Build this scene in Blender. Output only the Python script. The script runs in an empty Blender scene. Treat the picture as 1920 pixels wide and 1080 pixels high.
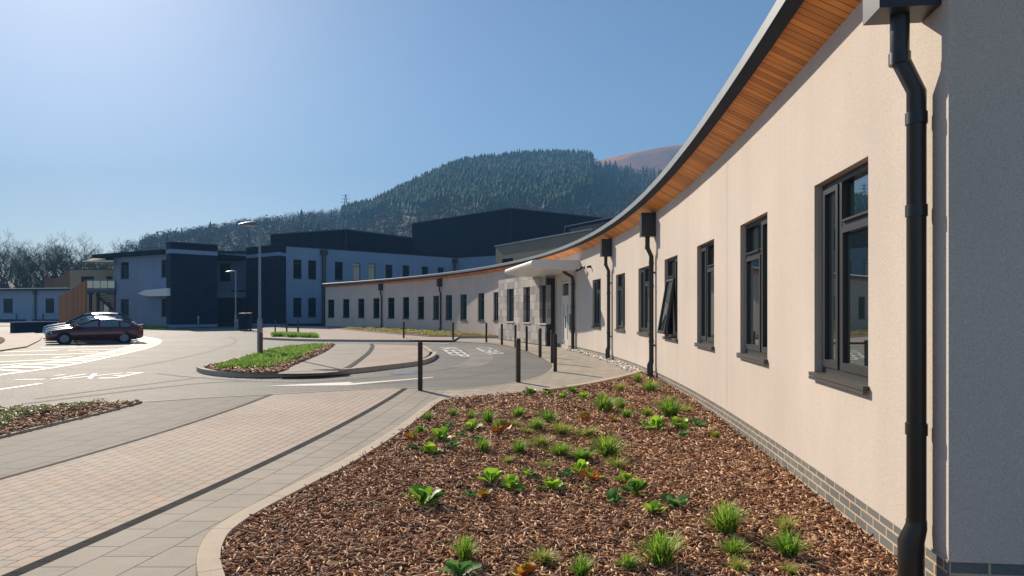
import bpy, bmesh, math, random
import numpy as np
from mathutils import Vector, Matrix
random.seed(7); rng = np.random.default_rng(7)
S = bpy.context.scene
# ---------------------------------------------------------------- camera, world, sun, exposure
F = 1280.0; HC = 1.7; HZ = 584.0                     # focal length in px of a 1920 wide frame, eye height, horizon row
cd = bpy.data.cameras.new("camera"); cam = bpy.data.objects.new("camera", cd); S.collection.objects.link(cam)
cam.location = (0, 0, HC); cam.rotation_euler = (math.pi/2, 0, 0)
cd.sensor_width = 36; cd.lens = F/1920*36; cd.shift_y = 44/1920; cd.clip_start = .05; cd.clip_end = 9000
S.camera = cam
SUN = Vector((-862, 1280, 845)).normalized()
EL = math.asin(SUN.z); AZ = math.atan2(SUN.x, SUN.y)
W = bpy.data.worlds.new("World"); S.world = W; W.use_nodes = True
nt = W.node_tree; nt.nodes.clear()
sky = nt.nodes.new("ShaderNodeTexSky"); sky.sky_type = 'NISHITA'; sky.sun_disc = False
sky.sun_elevation = EL; sky.sun_rotation = AZ; sky.air_density = 1.0; sky.dust_density = .45; sky.ozone_density = 4.0; sky.altitude = 100
bg = nt.nodes.new("ShaderNodeBackground"); bg.inputs[1].default_value = .072
wo = nt.nodes.new("ShaderNodeOutputWorld")
nt.links.new(sky.outputs[0], bg.inputs[0]); nt.links.new(bg.outputs[0], wo.inputs[0])
sl = bpy.data.lights.new("sun", 'SUN'); sl.energy = 5.0; sl.angle = math.radians(.5); sl.color = (1, .87, .69)
so = bpy.data.objects.new("sun", sl); S.collection.objects.link(so); so.rotation_euler = SUN.to_track_quat('Z', 'Y').to_euler()
S.view_settings.view_transform = 'Standard'; S.view_settings.look = 'None'; S.view_settings.gamma = 1
S.view_settings.exposure = 0.58; S.view_settings.use_curve_mapping = False
S.cycles.max_bounces = 5; S.cycles.volume_bounces = 0

# ---------------------------------------------------------------- ground helpers
YB = [-60, 5, 6.5, 8, 9.5, 11, 12.5, 14, 15.5, 17, 18.5, 20, 400]
def _s(y):
    t = min(1, max(0, (y-5)/15)); return .12*t*t*(3-2*t)
ZB = [_s(y) for y in YB]
def gz(y): return float(np.interp(y, YB, ZB))
def G(x, y, dz=0.):
    Y = F*(HC-dz)/(y-HZ)
    for _ in range(30): Y = F*(HC-gz(Y)-dz)/(y-HZ)
    return ((x-960)/F*Y, Y)
def P(x, Y): return ((x-960)/F*Y, Y)
def ZY(y, Y): return HC+(HZ-y)/F*Y
CW = np.array([3.4578, -13.9131, -4.5718, 7.2894, 1.9394])
def wx(Y): return float(np.polyval(CW, Y/50))
def wallpt(px):                                       # where the curved wall crosses an image column
    lo, hi = 3.5, 70.
    f = lambda Y: wx(Y)/Y*F+960-px
    for _ in range(60):
        m = (lo+hi)/2
        if f(m) > 0: lo = m
        else: hi = m
    return (wx(lo), lo)

# ---------------------------------------------------------------- mesh builder
ORG = {}
def props(o, label=None, cat=None, group=None, kind=None):
    if label: o['label'] = label
    if cat: o['category'] = cat
    if group: o['group'] = group
    if kind: o['kind'] = kind
    return o
def empty(name, loc, label, cat, group=None, rz=0):
    o = bpy.data.objects.new(name, None); S.collection.objects.link(o); o.location = loc; o.rotation_euler.z = rz
    o.empty_display_size = .2
    ORG[o.name] = Vector(loc); return props(o, label, cat, group)
class MB:
    def __init__(s): s.v = []; s.f = []; s.uv = []; s.m = []
    def face(s, pts, uv=None, mi=0):
        n = len(s.v); s.v += [tuple(p) for p in pts]; s.f.append(tuple(range(n, n+len(pts))))
        s.uv.append(uv or [(p[0]+p[1]*.37, p[2]) for p in pts]); s.m.append(mi)
    def hexa(s, c, mi=0):                             # 8 corners: bottom ring ccw, top ring ccw
        for q in ((3,2,1,0), (4,5,6,7), (0,1,5,4), (1,2,6,5), (2,3,7,6), (3,0,4,7)): s.face([c[i] for i in q], mi=mi)
    def box(s, x0, x1, y0, y1, z0, z1, mi=0):
        s.hexa([(x0,y0,z0),(x1,y0,z0),(x1,y1,z0),(x0,y1,z0),(x0,y0,z1),(x1,y0,z1),(x1,y1,z1),(x0,y1,z1)], mi)
    def obox(s, o, u, n, a0, a1, d0, d1, z0, z1, mi=0): # oriented box: along u, out along n
        q = lambda a, d, z: (o[0]+u[0]*a+n[0]*d, o[1]+u[1]*a+n[1]*d, z)
        s.hexa([q(a0,d1,z0), q(a1,d1,z0), q(a1,d0,z0), q(a0,d0,z0), q(a0,d1,z1), q(a1,d1,z1), q(a1,d0,z1), q(a0,d0,z1)], mi)
    def tube(s, path, r, n=10, cap=True, mi=0, sq=False):
        path = [Vector(p) for p in path]; rr = r if isinstance(r, (list, tuple)) else [r]*len(path)
        rings = []; prev = None
        for i, p in enumerate(path):
            a = path[max(0, i-1)]; b = path[min(len(path)-1, i+1)]; t = (b-a).normalized()
            if prev is None:
                ref = Vector((0, 1, 0)) if abs(t.z) > .9 else Vector((0, 0, 1)); e1 = t.cross(ref).normalized()
            else: e1 = (prev-t*prev.dot(t)).normalized()
            prev = e1; e2 = t.cross(e1)
            rings.append([p+(e1*math.cos(2*math.pi*k/n)+e2*math.sin(2*math.pi*k/n))*rr[i] for k in range(n)])
        b0 = len(s.v)
        for R_ in rings: s.v += [tuple(q) for q in R_]
        for i in range(len(rings)-1):
            for k in range(n):
                a = b0+i*n+k; b = b0+i*n+(k+1) % n
                s.f.append((a, b, b+n, a+n)); s.uv.append([(0,0),(1,0),(1,1),(0,1)]); s.m.append(mi)
        if cap:
            s.f.append(tuple(b0+k for k in reversed(range(n)))); s.uv.append([(0,0)]*n); s.m.append(mi)
            e = b0+(len(rings)-1)*n; s.f.append(tuple(e+k for k in range(n))); s.uv.append([(0,0)]*n); s.m.append(mi)
    def build(s, name, mats, parent=None, org=None, smooth=False, merge=False):
        if not isinstance(mats, (list, tuple)): mats = [mats]
        if org is None: org = ORG.get(parent.name, Vector((0,0,0))) if parent else Vector((0,0,0))
        org = Vector(org)
        me = bpy.data.meshes.new(name)
        me.from_pydata([(p[0]-org.x, p[1]-org.y, p[2]-org.z) for p in s.v], [], s.f)
        ul = me.uv_layers.new(name="UVMap"); flat = [c for f in s.uv for t in f for c in t]
        ul.data.foreach_set("uv", flat)
        for m in mats: me.materials.append(m)
        me.polygons.foreach_set("material_index", s.m)
        if merge:
            bm = bmesh.new(); bm.from_mesh(me); bmesh.ops.remove_doubles(bm, verts=bm.verts, dist=1e-4); bm.to_mesh(me); bm.free()
        if smooth: me.polygons.foreach_set("use_smooth", [True]*len(me.polygons)); me.set_sharp_from_angle(angle=math.radians(42))
        o = bpy.data.objects.new(name, me); S.collection.objects.link(o)
        if parent: o.parent = parent; ORG[o.name] = org
        else: o.location = org; ORG[o.name] = org
        return o
def np_mesh(name, verts, faces, mat, cols=None, parent=None, loc=None):
    """verts (n,3), faces (m,k) arrays, cols per vertex"""
    me = bpy.data.meshes.new(name); n = len(verts); m, k = faces.shape
    me.vertices.add(n); me.vertices.foreach_set("co", np.asarray(verts, np.float32).ravel())
    me.loops.add(m*k); me.loops.foreach_set("vertex_index", faces.astype(np.int32).ravel())
    me.polygons.add(m); me.polygons.foreach_set("loop_start", np.arange(0, m*k, k, dtype=np.int32))
    me.polygons.foreach_set("loop_total", np.full(m, k, np.int32))
    if cols is not None:
        a = me.color_attributes.new("col", 'FLOAT_COLOR', 'POINT')
        a.data.foreach_set("color", np.c_[cols, np.ones(n)].astype(np.float32).ravel())
    me.materials.append(mat); me.update(calc_edges=True); me.validate()
    o = bpy.data.objects.new(name, me); S.collection.objects.link(o)
    if parent: o.parent = parent
    if loc is not None: o.location = loc
    return o

# ---------------------------------------------------------------- materials
def mat(name, col, rough=.7, spec=.5, metal=0., bump=None, speck=None, var=None, coord='Object', streak=None):
    """bump (scale, strength, distance); speck (scale, amount): fine grain; var (scale, amount): broad wear"""
    m = bpy.data.materials.new(name); m.use_nodes = True; t = m.node_tree; b = t.nodes["Principled BSDF"]
    b.inputs["Roughness"].default_value = rough; b.inputs["Metallic"].default_value = metal
    b.inputs["Specular IOR Level"].default_value = spec; b.inputs["Base Color"].default_value = (*col, 1)
    tc = t.nodes.new("ShaderNodeTexCoord"); src = None
    def noise(sc, det=3):
        n = t.nodes.new("ShaderNodeTexNoise"); n.inputs["Scale"].default_value = sc; n.inputs["Detail"].default_value = det
        t.links.new(tc.outputs[coord], n.inputs["Vector"]); return n
    cur = None
    for prm in (speck, var, streak):
        if not prm: continue
        n = noise(prm[0])
        if prm is streak:
            mp = t.nodes.new('ShaderNodeMapping'); mp.inputs['Scale'].default_value = prm[2] if len(prm) > 2 else (2.2, 2.2, .22); t.links.new(tc.outputs[coord], mp.inputs[0]); t.links.new(mp.outputs[0], n.inputs['Vector'])
        mr = t.nodes.new("ShaderNodeMapRange"); mr.inputs[1].default_value = .3; mr.inputs[2].default_value = .7
        mr.inputs[3].default_value = 1-prm[1]; mr.inputs[4].default_value = 1+prm[1]; t.links.new(n.outputs[0], mr.inputs[0])
        mx = t.nodes.new("ShaderNodeMix"); mx.data_type = 'RGBA'; mx.blend_type = 'MULTIPLY'; mx.inputs[0].default_value = 1
        if cur: t.links.new(cur, mx.inputs[6])
        else: mx.inputs[6].default_value = (*col, 1)
        t.links.new(mr.outputs[0], mx.inputs[7]); cur = mx.outputs[2]
    if cur: t.links.new(cur, b.inputs["Base Color"])
    if bump:
        n = noise(bump[0], 4); bp = t.nodes.new("ShaderNodeBump"); bp.inputs["Strength"].default_value = bump[1]; bp.inputs["Distance"].default_value = bump[2]
        t.links.new(n.outputs[0], bp.inputs["Height"]); t.links.new(bp.outputs[0], b.inputs["Normal"])
    return m
def brickmat(name, c1, c2, mortar, bw, bh, ms, rough=.8, rot=0., speck=(60,.12), bump=.004, off=.5, freq=2, tints=None, spec=.4):
    m = bpy.data.materials.new(name); m.use_nodes = True; t = m.node_tree; b = t.nodes["Principled BSDF"]
    b.inputs["Roughness"].default_value = rough; b.inputs["Specular IOR Level"].default_value = spec
    tc = t.nodes.new("ShaderNodeTexCoord"); mp = t.nodes.new("ShaderNodeMapping"); mp.inputs["Rotation"].default_value = (0, 0, rot)
    br = t.nodes.new("ShaderNodeTexBrick"); t.links.new(tc.outputs["UV"], mp.inputs[0]); t.links.new(mp.outputs[0], br.inputs["Vector"])
    br.offset = off; br.offset_frequency = freq
    br.inputs["Scale"].default_value = 1; br.inputs["Brick Width"].default_value = bw; br.inputs["Row Height"].default_value = bh
    br.inputs["Mortar Size"].default_value = ms; br.inputs["Mortar Smooth"].default_value = .2
    br.inputs["Color1"].default_value = (*c1, 1); br.inputs["Color2"].default_value = (*c2, 1); br.inputs["Mortar"].default_value = (*mortar, 1)
    cur = br.outputs[0]
    for sc, am in (speck, (.7, .10), (5, .07)):
        n = t.nodes.new("ShaderNodeTexNoise"); n.inputs["Scale"].default_value = sc; n.inputs["Detail"].default_value = 3
        t.links.new(tc.outputs["UV"], n.inputs["Vector"])
        mr = t.nodes.new("ShaderNodeMapRange"); mr.inputs[1].default_value = .3; mr.inputs[2].default_value = .7
        mr.inputs[3].default_value = 1-am; mr.inputs[4].default_value = 1+am; t.links.new(n.outputs[0], mr.inputs[0])
        mx = t.nodes.new("ShaderNodeMix"); mx.data_type = 'RGBA'; mx.blend_type = 'MULTIPLY'; mx.inputs[0].default_value = 1
        t.links.new(cur, mx.inputs[6]); t.links.new(mr.outputs[0], mx.inputs[7]); cur = mx.outputs[2]
    t.links.new(cur, b.inputs["Base Color"])
    bp = t.nodes.new("ShaderNodeBump"); bp.inputs["Distance"].default_value = bump; bp.inputs["Strength"].default_value = .8; bp.invert = True
    t.links.new(br.outputs["Fac"], bp.inputs["Height"]); t.links.new(bp.outputs[0], b.inputs["Normal"])
    return m
def colmat(name, rough=.8, trans=0., mul=1.):
    m = bpy.data.materials.new(name); m.use_nodes = True; t = m.node_tree; b = t.nodes["Principled BSDF"]
    a = t.nodes.new("ShaderNodeAttribute"); a.attribute_name = "col"; t.links.new(a.outputs[0], b.inputs["Base Color"])
    b.inputs["Roughness"].default_value = rough; b.inputs["Specular IOR Level"].default_value = .3
    if trans:
        tr = t.nodes.new("ShaderNodeBsdfTranslucent"); t.links.new(a.outputs[0], tr.inputs[0])
        mx = t.nodes.new("ShaderNodeMixShader"); mx.inputs[0].default_value = trans
        t.links.new(b.outputs[0], mx.inputs[1]); t.links.new(tr.outputs[0], mx.inputs[2]); t.links.new(mx.outputs[0], t.nodes["Material Output"].inputs[0])
    return m
def boards(name, c, w, rough=.6):                     # planks: every board its own tone, dark joints, grain; u runs across the boards
    m = bpy.data.materials.new(name); m.use_nodes = True; t = m.node_tree; b = t.nodes["Principled BSDF"]; L = t.links.new
    b.inputs["Roughness"].default_value = rough
    tc = t.nodes.new("ShaderNodeTexCoord"); sp = t.nodes.new("ShaderNodeSeparateXYZ"); L(tc.outputs["UV"], sp.inputs[0])
    def M(op, a, bb=None):
        n = t.nodes.new("ShaderNodeMath"); n.operation = op
        for i, x in enumerate((a, bb)):
            if x is None: continue
            if isinstance(x, (int, float)): n.inputs[i].default_value = x
            else: L(x, n.inputs[i])
        return n.outputs[0]
    q = M('DIVIDE', sp.outputs[0], w); fl = M('FLOOR', q); fr = M('FRACT', q)
    wn = t.nodes.new("ShaderNodeTexWhiteNoise"); wn.noise_dimensions = '1D'; L(fl, wn.inputs[1])
    cr = t.nodes.new("ShaderNodeValToRGB"); L(wn.outputs[0], cr.inputs[0])
    cr.color_ramp.elements[0].color = (c[0]*.68, c[1]*.6, c[2]*.55, 1); cr.color_ramp.elements[1].color = (c[0]*1.2, c[1]*1.22, c[2]*1.25, 1)
    cb = t.nodes.new("ShaderNodeCombineXYZ"); L(M('MULTIPLY', q, 9), cb.inputs[0]); L(M('ADD', sp.outputs[1], M('MULTIPLY', fl, 7.3)), cb.inputs[1])
    n = t.nodes.new("ShaderNodeTexNoise"); n.inputs["Scale"].default_value = 1.6; n.inputs["Detail"].default_value = 4; L(cb.outputs[0], n.inputs["Vector"])
    mr = t.nodes.new("ShaderNodeMapRange"); mr.inputs[1].default_value = .3; mr.inputs[2].default_value = .7; mr.inputs[3].default_value = .72; mr.inputs[4].default_value = 1.22; L(n.outputs[0], mr.inputs[0])
    gap = M('MULTIPLY', M('GREATER_THAN', fr, .05), M('LESS_THAN', fr, .95))
    tot = M('MULTIPLY', mr.outputs[0], M('ADD', M('MULTIPLY', gap, .88), .12))
    mx = t.nodes.new("ShaderNodeMix"); mx.data_type = 'RGBA'; mx.blend_type = 'MULTIPLY'; mx.inputs[0].default_value = 1
    L(cr.outputs[0], mx.inputs[6]); L(tot, mx.inputs[7]); L(mx.outputs[2], b.inputs["Base Color"])
    bp = t.nodes.new("ShaderNodeBump"); bp.inputs["Distance"].default_value = .006; L(gap, bp.inputs["Height"]); L(bp.outputs[0], b.inputs["Normal"])
    return m
M_render = mat("cream_render", (.65,.565,.495), .9, .2, bump=(150,.35,.004), speck=(110,.16), var=(.6,.06), streak=(1.3,.03))
M_rshade = mat("shade_tinted_white_render", (.24,.33,.46), .9, .2, bump=(60,.3,.004), speck=(40,.06), var=(.35,.06), streak=(1.2,.04))  # white render; the bluish shade on it is mixed into this base colour
M_taupe = mat("taupe_render", (.30,.25,.175), .9, .2, speck=(40,.06), var=(.4,.07))
M_joint = mat("pale_bead", (.75,.72,.66), .6)
M_brick = brickmat("blue_engineering_brick", (.15,.17,.175), (.21,.22,.21), (.66,.50,.35), .225, .075, .0085, rough=.5, bump=.006, spec=.5)
M_slate = brickmat("dark_slate_cladding", (.009,.014,.036), (.016,.024,.052), (.004,.006,.012), .6, .15, .008, rough=.75, bump=.006, spec=.2)
M_stone = brickmat("grey_stone_cladding", (.28,.25,.255), (.60,.54,.475), (.16,.14,.13), .5, .36, .008, rough=.8, bump=.004)
M_pink = brickmat("pink_block_paving", (.52,.385,.30), (.43,.37,.315), (.16,.12,.09), .20, .125, .0055, off=.37, freq=2, rough=.85)
M_flag = brickmat("grey_flag_paving", (.34,.295,.24), (.30,.265,.22), (.06,.05,.04), .40, .37, .0065, off=.5, rough=.8, speck=(90,.16))
M_flagd = brickmat("dark_flag_paving", (.165,.145,.13), (.14,.125,.115), (.035,.03,.027), .62, .40, .009, off=.5, rough=.8, speck=(90,.16))
M_flagr = brickmat("pale_flag_paving", (.43,.37,.29), (.37,.32,.26), (.12,.10,.08), .40, .40, .008, off=.5, rot=math.radians(35), rough=.8, speck=(90,.13))
M_band = brickmat("charcoal_block_band", (.03,.03,.033), (.045,.044,.045), (.008,.008,.008), .20, 1, .007, rough=.95, spec=.1, speck=(90,.3))
M_band2 = brickmat("grey_block_band", (.10,.09,.085), (.12,.11,.10), (.04,.035,.03), .20, 1, .005, rough=.95, spec=.1)
M_kerb = brickmat("concrete_kerb", (.55,.45,.34), (.52,.43,.33), (.28,.22,.17), .92, 4, .006, rough=.85, speck=(90,.14))
M_asph = mat("asphalt", (.18,.172,.158), .72, .38, bump=(60,1,.02), speck=(55,.5), var=(.22,.16), streak=(1.1,.14,(.15,1.,1)))
M_earth = mat("bare_earth", (.10,.085,.05), .95, speck=(3,.3))
M_mulchb = mat("mulch_base", (.10,.05,.028), .95, speck=(40,.5), bump=(35,1,.03))
M_paint = mat("white_road_paint", (.78,.75,.68), .6, speck=(14,.10), var=(3,.08))
M_palepave = brickmat("pale_pavement", (.56,.46,.39), (.53,.44,.37), (.32,.27,.22), 1.2, 1.2, .01, rough=.85)
M_zinc = mat("grey_metal_capping", (.20,.235,.27), .55, .4, metal=0., var=(2,.12))
M_char = mat("charcoal_metal", (.03,.033,.04), .7, .25, var=(3,.15))
M_black = brickmat("black_metal_cladding", (.006,.010,.026), (.009,.014,.031), (.002,.003,.008), 1.1, 40, .03, rough=.75, spec=.2, off=0)
M_pipe = mat("black_pipe_plastic", (.022,.019,.017), .3, .55)
M_box = mat("grey_box_metal", (.035,.038,.045), .4, .4)
M_frame = mat("grey_window_frame", (.032,.033,.037), .38, .5)
M_sill = mat("dark_sill", (.075,.07,.065), .5, .4)
M_white = mat("white_gloss_metal", (.8,.78,.72), .35, .5)
M_soffit = boards("cedar_soffit", (.92,.34,.055), .104, .5)
M_cedar = boards("cedar_screen", (.46,.165,.04), .14, .7)
M_bollard = mat("dark_brown_bollard", (.035,.028,.022), .5, .4, var=(8,.3))
M_post = mat("timber_post", (.16,.085,.04), .8)
M_galv = mat("galvanised_steel", (.22,.27,.32), .42, .5, metal=.6, var=(3,.12))
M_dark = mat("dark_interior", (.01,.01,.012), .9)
M_blind = mat("cream_blind", (.62,.52,.33), .8)
M_bark = mat("bare_bark", (.075,.062,.045), .9)
M_twig = mat("twigs", (.11,.11,.055), .9)
M_peb = colmat("white_pebbles", .7)
M_chip = colmat("bark_chips", .75)
M_leaf = colmat("leaves", .42, .35)
M_grass = colmat("grass_blades", .55, .4)
M_wood = colmat("woodland_foliage", .9, .0)
def glassmat(name, col, rough=.012, spec=.9, ior=2.5):
    m = bpy.data.materials.new(name); m.use_nodes = True; b = m.node_tree.nodes["Principled BSDF"]
    b.inputs["Base Color"].default_value = (*col, 1); b.inputs["Roughness"].default_value = rough
    b.inputs["Specular IOR Level"].default_value = spec; b.inputs["IOR"].default_value = ior; return m
M_glass = glassmat("window_glass", (.012,.022,.024))
M_glassg = glassmat("green_tinted_glass", (.012,.05,.05))
M_glassf = glassmat('far_window_glass', (.003,.014,.016), .12, .12, 1.4)

# ---------------------------------------------------------------- sheets on the ground
def sheet(name, poly, off, m, uvf=None, kind='structure', label=None, cat=None):
    bm = bmesh.new(); vs = [bm.verts.new((p[0], p[1], 0)) for p in poly]
    f = bm.faces.new(vs); f.normal_update()
    if f.normal.z < 0: f.normal_flip()
    bmesh.ops.triangulate(bm, faces=bm.faces[:])
    ys = [p[1] for p in poly]
    for y in YB[1:-1]:
        if min(ys) < y < max(ys): bmesh.ops.bisect_plane(bm, geom=bm.verts[:]+bm.edges[:]+bm.faces[:], plane_co=(0, y, 0), plane_no=(0, 1, 0))
    for v in bm.verts: v.co.z = gz(v.co.y)+off
    uv = bm.loops.layers.uv.new("UVMap")
    for f in bm.faces:
        for l in f.loops: l[uv].uv = uvf(l.vert.co) if uvf else (l.vert.co.x, l.vert.co.y)
    me = bpy.data.meshes.new(name); bm.to_mesh(me); bm.free(); me.materials.append(m)
    o = bpy.data.objects.new(name, me); S.collection.objects.link(o); return props(o, label, cat, None, kind)
def dens(pts, step=.5):                               # refine a polyline
    out = []
    for a, b in zip(pts[:-1], pts[1:]):
        n = max(1, int(math.dist(a, b)/step))
        out += [(a[0]+(b[0]-a[0])*i/n, a[1]+(b[1]-a[1])*i/n) for i in range(n)]
    return out+[pts[-1]]
def smooth(pts, n=4, closed=False):                   # catmull-rom through the points
    out = []; N = len(pts); g = (lambda i: pts[i % N]) if closed else (lambda i: pts[min(N-1, max(0, i))])
    for i in range(N if closed else N-1):
        p0, p1, p2, p3 = g(i-1), g(i), g(i+1), g(i+2)
        for k in range(n):
            t = k/n
            out.append(tuple(.5*((2*p1[d])+(-p0[d]+p2[d])*t+(2*p0[d]-5*p1[d]+4*p2[d]-p3[d])*t*t+(-p0[d]+3*p1[d]-3*p2[d]+p3[d])*t**3) for d in (0, 1)))
    return out if closed else out+[pts[-1]]
def offs(pts, d, closed=False):
    out = []; N = len(pts)
    for i in range(N):
        a = pts[(i-1) % N] if closed else pts[max(0, i-1)]; b = pts[(i+1) % N] if closed else pts[min(N-1, i+1)]
        t = Vector((b[0]-a[0], b[1]-a[1])).normalized(); out.append((pts[i][0]+t.y*d, pts[i][1]-t.x*d))
    return out
def ribbon(name, pts, w, off, m, h=0., closed=False, thing=None, mb=None, base=-.05):
    """flat ribbon (h=0) or kerb with upright faces; pts is one edge, w reaches to its right"""
    b = MB() if mb is None else mb
    a = pts; c = offs(pts, w, closed); s = 0; N = len(pts); R_ = range(N if closed else N-1)
    for i in R_:
        j = (i+1) % N; L_ = math.dist(a[i], a[j])
        z = lambda p: gz(p[1])+off+h
        A, B, C, D = (*a[i], z(a[i])), (*a[j], z(a[j])), (*c[j], z(c[j])), (*c[i], z(c[i]))
        aw = abs(w)
        b.face([A, D, C, B] if w > 0 else [A, B, C, D], [(s, 0), (s, aw), (s+L_, aw), (s+L_, 0)] if w > 0 else [(s, 0), (s+L_, 0), (s+L_, aw), (s, aw)])
        if h:
            zb = lambda p: gz(p[1])+base
            for (p, q) in ((a[i], a[j]), (c[i], c[j])):
                b.face([(*p, zb(p)), (*q, zb(q)), (*q, z(q)), (*p, z(p))], [(s, 0), (s+L_, 0), (s+L_, .2), (s, .2)])
        s += L_
    if mb is not None: return
    o = b.build(name, m, thing)
    if not thing: o['kind'] = 'structure'
    return o
def px(l, dz=0.): return [G(a, b, dz) for a, b in l]

sheet('ground', [(-2500,-60),(2500,-60),(2500,1250),(-2500,1250)], -.03, M_earth)
YBN = YB
sheet('asphalt_road', [(-75,-20),(9,-20),(9,5),(6,60),(-14,88),(-75,88)], 0, M_asph)
# footpath in the foreground: bands that follow each other
def curve(l): 
    p = sorted([G(a, b) for a, b in l], key=lambda q: q[1]); ys = [q[1] for q in p]; xs = [q[0] for q in p]
    c = np.polyfit(ys, xs, 2); y0, y1 = ys[0], ys[-1]
    d0 = np.polyval(np.polyder(c), y0); d1 = np.polyval(np.polyder(c), y1)
    def f(y):
        if y < y0: return float(np.polyval(c, y0)+d0*(y-y0))
        if y > y1: return float(np.polyval(c, y1)+d1*(y-y1))
        return float(np.polyval(c, y))
    return f
R1 = curve([(7,1080),(176,1011),(335,939),(480,872),(600,817),(687,770),(750,732.5)])
R2 = lambda y: R1(y)+.115
L2 = curve([(0,903),(211,842),(352,799),(510,742)])
L1 = lambda y: L2(y)-.085
L0 = curve([(0,824),(100,799),(200,775),(267,756)])
KO = smooth([(-1.15,3.15),(-1.66,3.75)]+px([(367,1080),(377,1035),(404,1004),(464,966),(568,912),(649,869.5),(745,808),(803,763)]), 6)
KI = smooth([(-1.05,3.25),(-1.55,3.85)]+px([(395,1080),(410,1035),(456,985),(514,952),(607,896.5),(707,837),(784,785),(809,765),(822,757.5),(855,751),(915,745),(982,739.5),(1030,738)]), 6)
def KOx(y):
    xs = [p[0] for p in KO]; ys = [p[1] for p in KO]
    if y > ys[-1]: return xs[-1]+(y-ys[-1])*(xs[-1]-xs[-12])/(ys[-1]-ys[-12])
    return float(np.interp(y, ys, xs))
RE = px([(-400,775),(0,768),(267,755),(375,747.5),(480,742),(685,731),(765,729),(840,731),(880,729.5),(950,721),(1002,710),(1025,700),(1035,690),(1033,682.5),(1015,671),(990,660),(965,652.5),(940,647.5),(907,643.8),(850,641)])
def strip(name, fa, fb, off, m, n=1, y0=.4):
    b = MB(); rx = [p[0] for p in RE[:8]]; ry = [p[1] for p in RE[:8]]
    for k in range(n):
        def col(t):
            f = lambda y: fa(y)*(1-t)+fb(y)*t
            y = 12.
            for _ in range(40): y = float(np.interp(f(y), rx, ry))
            ys = [v for v in np.arange(y0, y, .5)]+[v for v in YB if y0 < v < y]+[y]
            return f, sorted(set(round(float(v), 4) for v in ys)), y
        f0, ys0, e0 = col(k/n); f1, ys1, e1 = col((k+1)/n)
        e = min(e0, e1); ys = [v for v in ys0 if v < e-.01]+[e]
        for ya, yb in zip(ys[:-1], ys[1:]):
            q = [(f0(ya), ya), (f1(ya), ya), (f1(yb), yb), (f0(yb), yb)]
            b.face([(x, y, gz(y)+off) for x, y in q], [(y*1.02, x-R1(y)) for x, y in q])
        q = [(f0(e), e), (f1(e), e), (f1(e1), e1), (f0(e0), e0)]
        b.face([(x, y, gz(y)+off) for x, y in q], [(y*1.02, x-R1(y)) for x, y in q])
    o = b.build(name, m); o['kind'] = 'structure'; return o
strip('footpath_block_paving', L2, R1, .012, M_pink, 10)
strip('footpath_dark_band', R1, R2, .012, M_band)
strip('footpath_dark_band', L1, L2, .012, M_band2)
strip('footpath_dark_flags', L0, L1, .012, M_flagd, 6)
strip('footpath_grey_flags', R2, KOx, .012, M_flag, 4)
# curving pavement between the road and the long wall
wall_base = [(wx(y)-.01, y) for y in np.arange(10, 40.5, .7)]
k1 = G(803, 763); end = G(1208, 700)
KE = smooth(px([(1030,738.5),(1082,731.3),(1140,720),(1190,707.5),(1207,700.5)]), 6)
RE2 = RE[:7]+smooth(RE[6:], 5)
pav = [p for p in smooth(RE[7:], 5)]+px([(862,634),(945,634)])+[(wx(y)+.1, y) for y in (36, 32, 28, 24, 20, 18)]+[KE[-1]]+KE[::-1][1:]+px([(982,740),(915,745.5),(855,751.5),(822,758),(803,764)])
sheet('pavement_flags', pav, .016, M_flagr)
ribbon('road_edge_kerb', smooth(RE, 5), .055, .021, M_kerb)
ribbon('mulch_bed_kerb', KO+[G(815,756.5), G(822,754.5)], .15, .02, M_kerb, h=.05)
ribbon('mulch_bed_kerb', KE, -.17, .02, M_kerb, h=.075)
bed = KI+KE+[(wx(y)+.02, y) for y in np.arange(KE[-1][1]-.1, 3.9, -.4)]+[(2.45,3.86),(2.6,1.2)]
def mound(x, y): return .03+.02*math.sin(x*1.7+1)*math.sin(y*1.1)
sheet('planting_bed_soil', bed, .022, M_mulchb)
lbed = px([(267,756.5),(200,775),(100,799),(0,824)])+[(-7.6,6.6),(-9.5,6.6)]+px([(0,770),(170,759)])
sheet('planting_bed_soil', lbed, .02, M_mulchb)
ribbon('planting_bed_edging', px([(267,756.5),(200,775),(100,799),(0,824),(-60,840)]), .05, .022, M_kerb, h=.02)

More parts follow.
